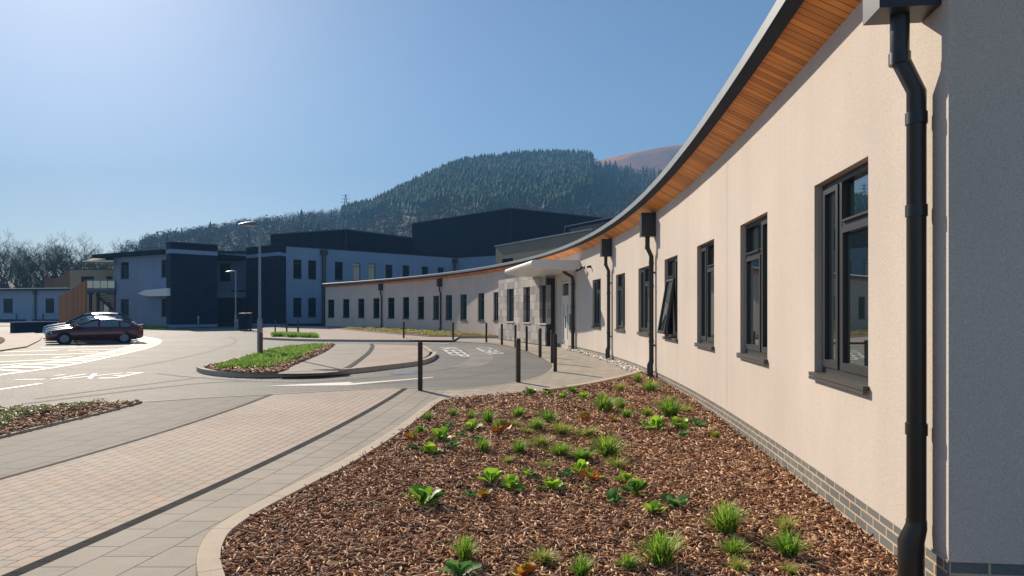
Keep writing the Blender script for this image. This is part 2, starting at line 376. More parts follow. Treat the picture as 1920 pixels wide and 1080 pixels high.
def inpoly(px_, py_, poly):
    c = np.zeros(len(px_), bool); n = len(poly); j = n-1
    for i in range(n):
        xi, yi = poly[i]; xj, yj = poly[j]
        with np.errstate(divide='ignore', invalid='ignore'):
            c ^= ((yi > py_) != (yj > py_)) & (px_ < (xj-xi)*(py_-yi)/(yj-yi+1e-12)+xi)
        j = i
    return c
GZV = lambda y: np.interp(y, YB, ZB)
def chips(name, poly, n, y0, y1, ln, wd, base, label, pal=None, tilt=.26, mt=None, kind='stuff', power=1.6, hi=.03):
    P_ = np.array(poly); x0, x1 = P_[:,0].min(), P_[:,0].max(); X = []; Yy = []
    tot = 0
    while tot < n:
        u = rng.random(n*2); yy = (y0**(1-power)+(y1**(1-power)-y0**(1-power))*u)**(1/(1-power)) if power != 1 else y0+(y1-y0)*u
        xx = x0+(x1-x0)*rng.random(n*2); k = inpoly(xx, yy, poly); X.append(xx[k]); Yy.append(yy[k]); tot += k.sum()
        if tot == 0: return
    x = np.concatenate(X)[:n]; y = np.concatenate(Yy)[:n]; n = len(x)
    sc = np.clip(y/8, .8, 2.6)**.75
    L_ = ln*(.35+rng.random(n)**1.6*1.3)*sc/2; Wd = wd*(.5+rng.random(n))*sc/2; T = .0025+.004*rng.random(n)
    a = rng.random(n)*math.pi*2; t = rng.normal(0, tilt, n); r = rng.normal(0, .38, n)
    ex = np.c_[np.cos(a)*np.cos(t), np.sin(a)*np.cos(t), np.sin(t)]
    up = np.c_[np.zeros(n), np.zeros(n), np.ones(n)]; ey = np.cross(up, ex); ey /= np.linalg.norm(ey, axis=1)[:,None]; ez = np.cross(ex, ey)
    ey, ez = ey*np.cos(r)[:,None]+ez*np.sin(r)[:,None], ez*np.cos(r)[:,None]-ey*np.sin(r)[:,None]
    c = np.c_[x, y, GZV(y)+base+hi*rng.random(n)**1.5+.6*L_*np.abs(np.sin(t))]
    V = np.empty((n, 8, 3)); k = 0
    for sz in (-1, 1):
        for sx, sy, tp in ((-1,-.6,1), (1,-.9,1), (1,.5,1), (-1,1,1)):
            V[:, k] = c+ex*(L_*sx)[:,None]+ey*(Wd*sy)[:,None]+ez*(T*sz)[:,None]; k += 1
    fc = np.array([(4,5,6,7),(0,1,5,4),(1,2,6,5),(2,3,7,6),(3,0,4,7),(3,2,1,0)])
    Fc = (np.arange(n)[:,None,None]*8+fc[None]).reshape(-1, 4)
    pal = np.array(pal if pal is not None else [(.10,.045,.026),(.30,.135,.068),(.52,.27,.14),(.72,.47,.29),(.20,.10,.055),(.80,.56,.36)])
    pi = rng.choice(len(pal), n, p=[.12,.22,.28,.20,.08,.10] if len(pal) == 6 else None)
    col = pal[pi]*(.7+.6*rng.random((n,1)))
    o = np_mesh(name, V.reshape(-1,3), Fc, mt or M_chip, np.repeat(col, 8, axis=0)); props(o, label, name.replace('_', ' '), None, kind)
    return o
bedc = [(x+(.05 if i < len(KI)-30 else 0), y) for i, (x, y) in enumerate(bed)]
chips('bark_mulch', bedc, 105000, 3.2, 21, .07, .010, .022, 'loose brown bark chips covering the large bed beside the long wall', hi=.035)
chips('bark_mulch', lbed, 7000, 6.6, 14, .06, .018, .02, 'dark bark chips in the small bed at the left edge of the footpath', hi=.05)

# ---------------------------------------------------------------- generic walls and windows
def unit(a, b):
    l = math.dist(a, b); return ((b[0]-a[0])/l, (b[1]-a[1])/l)
def nrm(u): return (u[1], -u[0])
def wallrun(mb, path, zb, zt, ops=None, rev=.14, s0=0., mi=0):
    """path left to right seen from outside; ops {segment: [(z0, z1)]}; zt a number or one per point"""
    s = s0; N = len(path)
    Z = zt if isinstance(zt, (list, tuple)) else [zt]*N
    for i in range(N-1):
        a, b = path[i], path[i+1]; L_ = math.dist(a, b); u = unit(a, b); n = nrm(u)
        o_ = sorted((ops or {}).get(i, []))
        zz = [(zb, zb)]; 
        for z0, z1 in o_: zz.append(('o', z0, z1))
        cur = zb
        def q(z0a, z1a, z0b, z1b):
            mb.face([(*a, z0a), (*b, z0b), (*b, z1b), (*a, z1a)], [(s, z0a), (s+L_, z0b), (s+L_, z1b), (s, z1a)], mi)
        for z0, z1 in o_:
            q(cur, z0, cur, z0); cur = z1
            ia = (a[0]-n[0]*rev, a[1]-n[1]*rev); ib = (b[0]-n[0]*rev, b[1]-n[1]*rev)
            for p, p2, up in ((a, ia, 1), (ib, b, 1)):
                mb.face([(*p, z0), (*p2, z0), (*p2, z1), (*p, z1)], [(s, z0), (s+rev, z0), (s+rev, z1), (s, z1)], mi)
            mb.face([(*a, z0), (*b, z0), (*ib, z0), (*ia, z0)], None, mi)
            mb.face([(*ia, z1), (*ib, z1), (*b, z1), (*a, z1)], None, mi)
        q(cur, Z[i], cur, Z[i+1]); s += L_
    return s
def window(parent, a, b, z0, z1, rev=.14, style=0, fw=.055, glass=None, op=0., label=None, sillm=None, blind=None):
    """style 0 plain two lights, 1 side light left, 2 side light right; op: angle of the top-hung sash"""
    u = unit(a, b); n = nrm(u); W_ = math.dist(a, b); glass = glass or M_glass
    o = (a[0]-n[0]*rev, a[1]-n[1]*rev); mb = MB(); B = lambda *k: mb.obox(o, u, n, *k)
    d0, d1 = -.02, .05; g = .004
    B(g, fw, d0, d1, z0+g, z1-g); B(W_-fw, W_-g, d0, d1, z0+g, z1-g); B(fw, W_-fw, d0, d1, z0+g, z0+fw); B(fw, W_-fw, d0, d1, z1-fw, z1-g)
    panes = []; sash = []
    if style == 0:
        B(W_/2-.03, W_/2+.03, d0, d1-.003, z0+fw, z1-fw); panes.append((fw, W_/2-.03, z0+fw, z1-fw)); panes.append((W_/2+.03, W_-fw, z0+fw, z1-fw))
    elif style == 3: panes.append((fw, W_-fw, z0+fw, z1-fw)); B(fw, W_-fw, d0, d1-.003, z1-.42, z1-.37)
    else:
        m = W_*.38 if style == 1 else W_*.62; zt = z1-.40
        B(m-.03, m+.03, d0, d1+.004, z0+fw, z1-fw)
        sl_ = (fw, m-.03) if style == 1 else (m+.03, W_-fw); mn = (m+.03, W_-fw) if style == 1 else (fw, m-.03)
        B(mn[0], mn[1], d0, d1, zt-.04, zt+.03)
        sash.append((*sl_, z0+fw, z1-fw, 0)); sash.append((*mn, z0+fw, zt-.04, op)); panes.append((*mn, zt+.03, z1-fw))
        mb.obox(o, u, n, mn[0]+.04, mn[1]-.04, d1, d1+.03, zt+.0, zt+.018)
    w = mb.build('window', M_frame, parent)
    if label: w['label'] = label
    if panes:
        pb = MB()
        for x0, x1, q0, q1 in panes: pb.obox(o, u, n, x0+.001, x1-.001, -.012, .004, q0+.001, q1-.001)
        pb.build('pane', glass, w)
    for x0, x1, q0, q1, an in sash:
        sb = MB(); pb = MB(); e = .05; H = q1-q0
        ca, sa = math.cos(an), math.sin(an)
        def ob(m_, a0, a1, d0_, d1_, h0, h1):
            c = []
            for hh in (h0, h1):
                for aa, dd in ((a0, d1_), (a1, d1_), (a1, d0_), (a0, d0_)):
                    t = H-hh; D = dd*ca+t*sa+(.03 if an else 0); Z = q1-t*ca-dd*sa*-1*0-0
                    c.append((o[0]+u[0]*aa+n[0]*D, o[1]+u[1]*aa+n[1]*D, Z))
            m_.hexa(c)
        x0 += .004; x1 -= .004
        for k in ((x0, x0+e, .0, .066, .004, H-.004), (x1-e, x1, .0, .066, .004, H-.004), (x0+e, x1-e, 0., .066, .004, e+.02), (x0+e, x1-e, 0., .066, H-e, H-.004)): ob(sb, *k)
        ob(pb, x0+e-.001, x1-e+.001, .022, .036, e+.019, H-e+.001)
        if an: # dark opening behind the sash
            pass
        s_ = sb.build('sash', M_frame, w); pb2 = pb.build('pane', glass, w)
        if an: s_['label'] = 'casement sash propped open at the bottom'
    bb = MB(); bb.obox(o, u, n, .01, W_-.01, -.16, -.03, z0+.01, z1-.01); bb.build('blind' if blind else 'room_behind', blind or M_dark, w) if (op or blind) else None
    sm = MB(); sm.obox(a, u, n, -.02, W_+.02, -rev+.05, .045, z0-.03, z0+.003); sm.obox(a, u, n, -.02, W_+.02, .032, .045, z0-.06, z0-.035)
    sm.build('sill', sillm or M_sill, w); return w
def hopper_pipe(parent, p, u, n, ztop, zbox=3.47, zfoot=None, r=.055, box=(.42, .33), foot=True, d=.34, name='downpipe'):
    """p on the wall face; rainwater box under the eave, swan neck, pipe down the wall"""
    zf = gz(p[1])+.0 if zfoot is None else zfoot
    q = lambda a, dd, z: (p[0]+u[0]*a+n[0]*dd, p[1]+u[1]*a+n[1]*dd, z)
    mb = MB(); po = r+.03; bo = d*.52
    path = [q(0, bo, zbox+.02), q(0, bo, zbox-.26), q(0, po, zbox-.46)]
    path += [q(0, po, zf+.42)]
    mb.tube(path, r, 20)
    for z in (zbox-.26, zbox-.62, 2.3, 1.0):
        if zf+.5 < z < zbox: mb.tube([q(0, bo if z > zbox-.3 else po, z-.035), q(0, bo if z > zbox-.3 else po, z+.035)], r*1.13, 14)
    dp = mb.build(name, M_pipe, parent, smooth=True)
    if foot:
        fb = MB(); R_ = r*1.35; fb.tube([q(0, po, zf+.46), q(0, po, zf+.42), q(0, po+.03, zf+.33), q(0, po+.03, zf-.02)], [r*1.05, r*1.1, R_, R_], 14)
        fb.build('pipe_shoe', M_pipe, dp, smooth=True)
    if box:
        bb = MB(); w = box[0]/2*.6
        bb.obox(p, u, n, -w, w, .004, d, zbox, ztop-.004); bb.obox(p, u, n, -w-.012, w+.012, .0, d+.012, ztop-.05, ztop-.02)
        bb.build('hopper_box', M_box, dp)
    for z in ((2.62, .9) if p[1] > 6 else ()):
        br = MB()
        if zf+.5 < z < zbox-.5: br.obox(p, u, n, -r*.8, r*.8, 0, po*.6, z-.02, z+.02)
        if br.v: br.build('pipe_bracket', M_pipe, dp)
    return dp

# ---------------------------------------------------------------- the long curved wing
wing = empty('curved_wing', (2.5, 4, 0), 'long single-storey cream rendered wing curving away on the right, cedar soffit under its eaves', 'building')
WZ0, WZ1, ZT, ZP = 1.15, 2.84, 4.03, .285
near = [(1527,1628,1,0),(1388,1439,2,0),(1307,1339,1,0),(1246,1270.4,2,.17),(1197,1217.5,1,0),(1155,1172,2,0),(1111,1126.5,1,0)]
far = [(614.5,626.75),(642.5,655),(671,683),(699.5,711.5),(727,739.5),(755,767),(783,795),(811.5,823),(835,847.5),(862.5,875),(896,908),(925,937.5)]
spans = []
for l, r, st, op in near: spans.append((wallpt(l)[1], wallpt(r)[1], st, op))
for l, r in far: spans.append((wallpt(l)[1], wallpt(r)[1], 3, 0))
DOOR = (wallpt(1051)[1], wallpt(1066)[1])
YE = 66.2; YC = 3.86
cuts = {}
ys = sorted(set([YC, YE]+[y for s_ in spans for y in s_[:2]]+list(DOOR)))
allY = []
for a, b in zip(ys[:-1], ys[1:]):
    isop = any(abs(a-s_[1]) < 1e-6 and abs(b-s_[0]) < 1e-6 for s_ in spans) or (abs(a-DOOR[1]) < 1e-6)
    n = 1 if isop else max(1, int((b-a)/.45))
    allY += [a+(b-a)*k/n for k in range(n)]
allY.append(YE); allY = allY[::-1]                    # far to near = left to right
path = [(wx(y), y) for y in allY]
ops = {}
for i in range(len(allY)-1):
    for s_ in spans:
        if abs(allY[i]-s_[0]) < 1e-6 and abs(allY[i+1]-s_[1]) < 1e-6: ops[i] = [(WZ0, WZ1)]
    if abs(allY[i]-DOOR[0]) < 1e-6: ops[i] = [(.125, 3.0)]
corner = path[-1]; e_end = (corner[0]+5., corner[1]-.5)
mb = MB(); sE = wallrun(mb, path, ZP, ZT, ops, rev=.12)
wallrun(mb, [corner, e_end], ZP, ZT+.6, None, s0=sE)
back = offs(path, -9.0)
mb2 = MB()
wallrun(mb, [back[0], path[0]], 0, ZT)                # closing walls
wallrun(mb, back[::-1][:-1:3]+[back[0]], 0, ZT)
wallo = mb.build('wall', M_render, wing)
ppath = offs(path, -.012)
# plinth, with a gap at the door
mb = MB(); s_ = 0; nf = 0
for i in range(len(ppath)-1):
    L_ = math.dist(ppath[i], ppath[i+1])
    if not (i in ops and ops[i][0][0] < .2): 
        mb.face([(*ppath[i], -.1), (*ppath[i+1], -.1), (*ppath[i+1], ZP+.001), (*ppath[i], ZP+.001)], [(s_, -.1+.015), (s_+L_, -.1+.015), (s_+L_, ZP+.015), (s_, ZP+.015)])
    elif mb.v: mb.build('brick_plinth', M_brick, wing); mb = MB()
    s_ += L_
pe = (ppath[-1][0], ppath[-1][1]+.012); ue = unit(corner, e_end)
pc = (corner[0]+.0, corner[1]+.012)
mb.face([(*ppath[-1], -.1), (*pc, -.1), (*pc, ZP), (*ppath[-1], ZP)], [(0,0),(.02,0),(.02,.3),(0,.3)])
mb.face([(*pc, -.1), (e_end[0], e_end[1]+.012, -.1), (e_end[0], e_end[1]+.012, ZP), (*pc, ZP)], [(0,-.085),(5,-.085),(5,.30),(0,.30)])
mb.build('brick_plinth', M_brick, wing)
dr = MB(); pl = offs(path, .006); di = offs(path, -.01)
for i in range(len(path)-1):
    if not (i in ops and ops[i][0][0] < .2): dr.face([(*pl[i], ZP-.006), (*pl[i+1], ZP-.006), (*pl[i+1], ZP+.012), (*pl[i], ZP+.012)]); dr.face([(*di[i], ZP-.006), (*di[i+1], ZP-.006), (*pl[i+1], ZP-.006), (*pl[i], ZP-.006)])
    elif dr.v: dr.build('render_bead', M_render, wing); dr = MB()
dr.build('render_bead', M_render, wing)
# movement joint
jp = wallpt(1363); ju = unit((wx(jp[1]+.1), jp[1]+.1), (wx(jp[1]-.1), jp[1]-.1)); mb = MB(); mb.obox(jp, ju, nrm(ju), -.006, .006, -.01, .003, ZP+.02, ZT-.002); mb.build('movement_joint', M_joint, wing)
# eaves: soffit, fascia, capping
OVH, RISE = .34, .18
out = offs(path, OVH)
ext = (out[-1][0]+(out[-1][0]-out[-2][0])*2., out[-1][1]-1.2); 
wext = (path[-1][0]+.02, path[-1][1]-1.2)
opath = [p for p in out]+[(out[-1][0]-.06, out[-1][1]-.5), (out[-1][0]-.1, out[-1][1]-1.0)]
ipath = [p for p in path]+[(path[-1][0]-.06, path[-1][1]-.5), (path[-1][0]-.1, path[-1][1]-1.0)]
bpath = [p for p in back]+[(back[-1][0], back[-1][1]-.5), (back[-1][0], back[-1][1]-1.0)]
mb = MB(); fa = MB(); cp = MB(); rf = MB(); s_ = 0; ZE = ZT+RISE
f2 = offs(opath, .10); c2 = offs(opath, -.10); cc = offs(opath, .05)
for i in range(len(opath)-1):
    L_ = math.dist(opath[i], opath[i+1]); a, b, c, d = ipath[i], opath[i], opath[i+1], ipath[i+1]
    mb.face([(*a, ZT), (*d, ZT), (*c, ZE), (*b, ZE)], [(s_, .5), (s_+L_, .5), (s_+L_, 0), (s_, 0)])
    Q = lambda m_, p, q, z0, z1: m_.face([(*p[i], z0), (*p[i+1], z0), (*q[i+1], z1), (*q[i], z1)], [(s_, z0), (s_+L_, z0), (s_+L_, z1), (s_, z1)])
    Q(fa, opath, opath, ZE, ZE-.05); Q(fa, opath, f2, ZE-.05, ZE+.03)
    Q(cp, f2, f2, ZE+.03, ZE+.15); Q(cp, f2, c2, ZE+.15, ZE+.21)
    rf.face([(*c2[i], ZE+.21), (*c2[i+1], ZE+.21), (*bpath[i+1], ZE+.9), (*bpath[i], ZE+.9)])
    s_ += L_
mb.build('soffit', M_soffit, wing); fa.build('fascia', M_char, wing); cp.build('roof_capping', M_zinc, wing); rf.build('roof', M_zinc, wing)
for i, s_ in enumerate(spans):
    a = (wx(s_[0]), s_[0]); b = (wx(s_[1]), s_[1])
    w = window(wing, a, b, WZ0, WZ1, .12, s_[2], op=s_[3], glass=(M_glassg if i > 13 else M_glassf) if s_[2] == 3 else M_glass)
    if s_[3]: w['label'] = 'window with its lower sash propped open'
# downpipes
for x_, kw in ((1717, dict(r=.053)), (1222, {}), (1140, {}), (828, dict(r=.06)), (717, dict(r=.06))):
    p = wallpt(x_+6 if x_ > 1000 else x_)
    if x_ == 1717: p = (wx(4.06), 4.06)
    u = unit((wx(p[1]+.1), p[1]+.1), (wx(p[1]-.1), p[1]-.1)); hopper_pipe(wing, p, u, nrm(u), ZT, **kw)
# canopy pipe by the door
p = wallpt(1078); u = unit((wx(p[1]+.1), p[1]+.1), (wx(p[1]-.1), p[1]-.1)); n = nrm(u)
mb = MB(); q = lambda a, d, z: (p[0]+u[0]*a+n[0]*d, p[1]+u[1]*a+n[1]*d, z)
mb.tube([q(-.15,.5,3.6), q(-.15,.42,3.3), q(0,.12,3.1), q(0,.09,2.95), q(0,.09,1.5), q(0,.09,gz(p[1]))], .07, 12)
for z in (1.0, 1.9, 2.8): mb.tube([q(0,.09,z-.04), q(0,.09,z+.04)], .085, 12)
mb.build('downpipe', M_pipe, wing)
# stone clad porch block
_w = [wallpt(948), wallpt(1040)]; _n = nrm(unit(*_w)); SB = [(p[0]+_n[0]*.42, p[1]+_n[1]*.42) for p in _w]; su = unit(SB[0], SB[1]); sn = nrm(su)
porch = empty('porch_block', (SB[1][0], SB[1][1], .12), 'small porch block in mixed grey stone panels under a white rounded canopy', 'porch')
wins = [(950,963.5),(981,994),(1011.5,1025)]
def onray(x_, A, B_):                                 # where an image column crosses the line A-B
    k = (x_-960)/F; dx, dy = B_[0]-A[0], B_[1]-A[1]; t = (k*A[1]-A[0])/(dx-k*dy); return (A[0]+dx*t, A[1]+dy*t)
pp = [SB[0]]; o_ = {}
for l, r in wins:
    pp += [onray(l, *SB), onray(r, *SB)]; o_[len(pp)-2] = [(1.16, 2.9)]
pp.append(SB[1])
mb = MB(); wallrun(mb, pp, 0, 3.45, o_, .2)
ret = (SB[1][0]-sn[0]*1.0, SB[1][1]-sn[1]*1.0); ret2 = (SB[0][0]-sn[0]*1.2, SB[0][1]-sn[1]*1.2)
wallrun(mb, [SB[1], ret], 0, 3.45); wallrun(mb, [ret2, SB[0]], 0, 3.45)
mb.face([(*SB[0], 3.45), (*SB[1], 3.45), (*ret, 3.45), (*ret2, 3.45)])
mb.build('stone_wall', M_stone, porch)
mb = MB(); mb.obox(SB[1], su, sn, -.02, .03, -.9, .02, 0, 3.2); mb.build('corner_trim', M_char, porch)
mb = MB(); mb.obox(SB[0], su, sn, 0, math.dist(*SB), .0, .015, .1, .17); mb.build('base_trim', M_char, porch)
for (l, r) in wins: window(porch, onray(l, *SB), onray(r, *SB), 1.16, 2.9, .2, 3, glass=M_glassg, sillm=M_white)
# canopy: thick at the wall, rounded thin nose
NC = P(996, 26.5); NF = P(946, 32.4); cu = unit(NF, NC); cn = nrm(cu); Lc = math.dist(NF, NC)
prof = []                                             # (distance back from the nose, z)
for k in range(9): 
    a = math.pi*(k/8-.5)*-1
    prof.append((.13-.13*math.cos(a), 3.60+.13*math.sin(a)-.0))
prof = [(.13-.13*math.cos(a), 3.585+.125*math.sin(a)) for a in [math.pi*(.5-k/8) for k in range(9)]]
prof += [(.35, 3.43), (.7, 3.37), (1.2, 3.33), (2.7, 3.33), (2.7, 3.71)]
mb = MB(); N = len(prof)
Qc = lambda t, d, z: (NC[0]-cu[0]*t-cn[0]*d, NC[1]-cu[1]*t-cn[1]*d, z)
for i in range(N):
    j = (i+1) % N
    mb.face([Qc(0, *prof[i]), Qc(0, *prof[j]), Qc(Lc, *prof[j]), Qc(Lc, *prof[i])])
mb.face([Qc(0, *c) for c in prof[::-1]]); mb.face([Qc(Lc, *c) for c in prof])
mb.build('canopy', M_white, porch)
# door
da, db = (wx(DOOR[0]), DOOR[0]), (wx(DOOR[1]), DOOR[1]); u = unit(da, db); n = nrm(u); W_ = math.dist(da, db); o = (da[0]-n[0]*.1, da[1]-n[1]*.1)
mb = MB(); B = lambda m_, *k: m_.obox(o, u, n, *k)
zd = .13
B(mb, .0, .06, -.03, .06, zd, 2.98); B(mb, W_-.06, W_, -.03, .06, zd, 2.98); B(mb, .06, W_-.06, -.03, .06, 2.9, 2.98); B(mb, .06, W_-.06, -.03, .06, 2.28, 2.38)
dro = mb.build('door_frame', M_white, wing)
mb = MB(); B(mb, .065, W_-.065, -.01, .03, zd, 2.275)
lf = mb.build('door', M_white, wing); lf['label'] = 'white entrance door with two slim glazed strips'
mb = MB()
B(mb, W_*.2, W_*.2+.07, .03, .034, .5, 2.0); B(mb, W_*.68, W_*.68+.07, .03, .034, .5, 2.0); mb.build('glazed_strip', M_glass, lf)
mb = MB(); B(mb, W_*.45, W_*.45+.03, .03, .07, 1.0, 1.5); mb.build('handle', M_galv, lf)
mb = MB(); B(mb, .065, W_-.065, -.01, .015, 2.385, 2.895); mb.build('fanlight', M_glassg, dro)
# blue notice and panel beside the door
p = wallpt(1071); u = unit((wx(p[1]+.1), p[1]+.1), (wx(p[1]-.1), p[1]-.1)); n = nrm(u)
nb = MB(); nb.obox(p, u, n, -.16, .16, .002, .022, 1.75, 2.15); nt_ = nb.build('notice_plate', M_white, wing)
M_blue = mat('blue_print', (.03,.12,.35), .5)
mb = MB()
for z_ in (2.08, 1.98, 1.88, 1.80): mb.obox(p, u, n, -.12, .12, .023, .025, z_-.02, z_+.01)
mb.build('printed_lines', M_blue, nt_)
mb = MB(); mb.obox(p, u, n, -.09, .09, .002, .07, .95, 1.6); mb.build('entry_panel', M_galv, wing)
# security camera and small light on the wall
for x_, y_, nm, lb in ((1092, 503, 'security_camera', 'small black security camera on the cream wall just right of the canopy'), (1104, 500, 'wall_sensor', 'tiny dark sensor on the cream wall right of the security camera')):
    p = wallpt(x_+4); u = unit((wx(p[1]+.1), p[1]+.1), (wx(p[1]-.1), p[1]-.1)); n = nrm(u); z = ZY(y_, p[1])
    mb = MB(); q = lambda a, d, zz: (p[0]+u[0]*a+n[0]*d, p[1]+u[1]*a+n[1]*d, zz)
    if nm == 'security_camera':
        mb.tube([q(0,0,z+.03), q(0,.16,z+.03), q(0,.2,z-.02)], .025, 8); mb.tube([q(-.25,.25,z-.08), q(.18,.17,z-.0)], .05, 10); mb.tube([q(0,0,z+.03), q(0,.02,z+.03)], .06, 10)
    else: mb.tube([q(0,0,z), q(0,.1,z)], [.05,.04], 10); mb.tube([q(0,.1,z-.05), q(0,.13,z+.02)], .035, 8)
    o = mb.build(nm, M_char, None, org=q(0,0,z)); props(o, lb, nm.replace('_', ' '))

# pebble strip
pb = [(wx(y)-.02, y) for y in np.arange(17.2, 28.5, .6)]; pbo = [(x_-.3, y_) for x_, y_ in pb]
sheet('pebble_strip_bed', pb+pbo[::-1], .02, M_kerb)
chips('pebbles', pb+pbo[::-1], 3500, 17.2, 28.4, .045, .03, .022, 'white pebbles laid along the foot of the cream wall', pal=[(.75,.7,.62),(.6,.55,.48),(.82,.8,.75),(.45,.4,.35)], mt=M_peb, power=1.1)

# ---------------------------------------------------------------- the blocks behind
def pxo(A, B_, l, r): return onray(l, A, B_), onray(r, A, B_)
def wallwith(mb, A, B_, zb, zt, wins, rev=.15, s0=0.):
    """straight wall with windows given by image columns: wins [(l, r, [(z0,z1)..])]"""
    pts = [A]; o_ = {}
    for l, r, zz in wins:
        a, b = pxo(A, B_, l, r); pts += [a, b]; o_[len(pts)-2] = zz
    pts.append(B_)
    if isinstance(zt, (list, tuple)):
        D = math.dist(A, B_); zt = [zt[0]+(zt[1]-zt[0])*math.dist(A, p)/D for p in pts]
    wallrun(mb, pts, zb, zt, o_, rev, s0)
def roofpoly(mb, pts, z):
    mb.face([(*p, z) for p in pts])
def cap(parent, pts, zt, w=.35, h=.28, out=.06, m=None, name='parapet_capping'):
    b = MB()
    for i in range(len(pts)-1):
        u = unit(pts[i], pts[i+1]); b.obox(pts[i], u, nrm(u), -.0 if i else -out, math.dist(pts[i], pts[i+1])+(out if i == len(pts)-2 else 0), -w, out+.002*i, zt, zt+h+.003*i)
    return b.build(name, m or M_char, parent)
def gutter_stack(parent, p, u, ztop, zbot, w=.28, box=True):
    n = nrm(u); b = MB(); b.tube([(p[0]+n[0]*.14, p[1]+n[1]*.14, ztop-.2), (p[0]+n[0]*.14, p[1]+n[1]*.14, zbot)], w/2, 10)
    dp = b.build('downpipe', M_pipe, parent)
    if box: b = MB(); b.obox(p, u, n, -w*.9, w*.9, .003, .34, ztop-.55, ztop); b.build('hopper_box', M_box, dp)
def plainwin(parent, A, B_, wins, **k):
    k.setdefault('glass', M_glassf)
    for l, r, zz in wins:
        a, b = pxo(A, B_, l, r)
        for z in zz: window(parent, a, b, z[0], z[1], .15, 3, sillm=M_frame, **k)
# white two-storey wing
A_, B1, C1 = P(536.5, 71.4), P(856, 87), P(931, 82.9)
two = empty('two_storey_wing', (A_[0], A_[1], 0), 'white two-storey wing with two rows of dark windows behind the far end of the curve', 'building')
up = (5.2, 7.2); lo = (1.15, 3.15)
w1 = [(550,565.5,[lo,up]),(578,593,[lo,up]),(628,643,[up]),(662.5,676,[up]),(691,704,[up]),(723,736,[up]),(755,767.5,[up]),(791,803,[up]),(821,832,[up])]
ZW = 8.5
mb = MB(); wallwith(mb, A_, B1, 0, ZW, w1); wallwith(mb, B1, C1, 0, ZW, [])
bk = [(C1[0]+3, C1[1]+18), (A_[0]+2, A_[1]+34), (A_[0]-2, A_[1]+12)]
wallrun(mb, [C1, bk[0], bk[1], bk[2], A_], 0, ZW); mb.build('wall', M_rshade, two)
mb = MB(); roofpoly(mb, [A_, B1, C1]+bk, ZW-.05); mb.build('roof', M_char, two)
cap(two, [A_, B1, C1], ZW, h=.12)
for k, w_ in enumerate(w1): plainwin(two, A_, B1, [w_], **({'blind': M_blind, 'glass': M_blind, 'label': 'upper window with a cream blind drawn down'} if k in (3, 4) else {}))
mb = MB(); mb.obox(A_, unit(A_, B1), nrm(unit(A_, B1)), .05, 26, .004, .02, 0, .42); mb.build('dark_plinth', M_slate, two)
u_ = unit(A_, B1); gutter_stack(two, onray(606, A_, B1), u_, ZW-.1, .1, .42); gutter_stack(two, onray(851, A_, B1), u_, ZW-.1, 4, .3)
# slate tower right of the entrance
def tower(name, label, pts, zt, band, zbase=0.):
    t = empty(name, (*pts[1], 0), label, 'tower'); mb = MB()
    wallrun(mb, pts+[pts[0]], zbase, zt); roofpoly(mb, pts, zt); mb.build('slate_cladding', M_slate, t)
    b = MB(); c = MB(); d = MB()
    for i in range(len(pts)):
        j = (i+1) % len(pts); u = unit(pts[i], pts[j]); L_ = math.dist(pts[i], pts[j])
        b.obox(pts[i], u, nrm(u), -.01, L_+.01, 0, .03+.003*i, band[0], band[1]); c.obox(pts[i], u, nrm(u), -.05, L_+.05, -.2, .06+.003*i, zt, zt+.1+.003*i)
        d.obox(pts[i], u, nrm(u), -.01, L_+.01, 0, .03+.003*i, 0, .42)
    b.build('white_band', M_rshade, t); c.build('capping', M_char, t); d.build('concrete_base', M_rshade, t); return t
T2 = [P(462, 73.8), P(524, 70), P(537.2, 71.55)]; T2 += [(T2[2][0]-1, T2[2][1]+7), (T2[0][0]-.6, T2[0][1]+7)]
tower('slate_tower', 'dark slate-clad tower with a white band, between the entrance and the white two-storey wing', T2, 8.5, (7.45, 7.8))
T1 = [P(311.7, 67.2), P(320, 66), P(407.5, 69.2)]; T1 += [(T1[2][0]-4.4, T1[2][1]+8), (T1[0][0]-1, T1[0][1]+9)]
tower('slate_tower', 'wider dark slate-clad tower with a white band, left of the main entrance', T1, 8.35, (7.35, 7.75))
# entrance link between the towers
E1, E2 = P(404, 77), P(466, 77.6)
ent = empty('entrance_link', (*E1, 0), 'white link building between the two slate towers, dark glazed entrance under a pale fascia', 'building')
mb = MB(); ew = [(411.5, 432, [(5.15, 7.1)])]; wallwith(mb, E1, E2, 3.9, 8.25, ew)
wallrun(mb, [E2, (E2[0], E2[1]+9), (E1[0], E1[1]+9), E1], 0, 8.25); roofpoly(mb, [E1, E2, (E2[0], E2[1]+9), (E1[0], E1[1]+9)], 8.2); mb.build('wall', M_rshade, ent)
plainwin(ent, E1, E2, ew); cap(ent, [E1, E2], 8.25, h=.3)
mb = MB(); u_ = unit(E1, E2); n_ = nrm(u_); L_ = math.dist(E1, E2); mb.obox(E1, u_, n_, 0, L_, -.2, 1.2, 3.25, 3.9); mb.build('entrance_fascia', M_rshade, ent)
mb = MB(); mb.obox(E1, u_, n_, L_*.5, L_, .0, .25, 3.95, 4.1); mb.build('sign_rail', M_char, ent)
mb = MB(); mb.obox(E1, u_, n_, 0, L_, -3.2, -3, 0, 3.24); mb.obox(E1, u_, n_, 0, .1, -3, .3, 0, 3.24); mb.build('recess_wall', M_dark, ent)
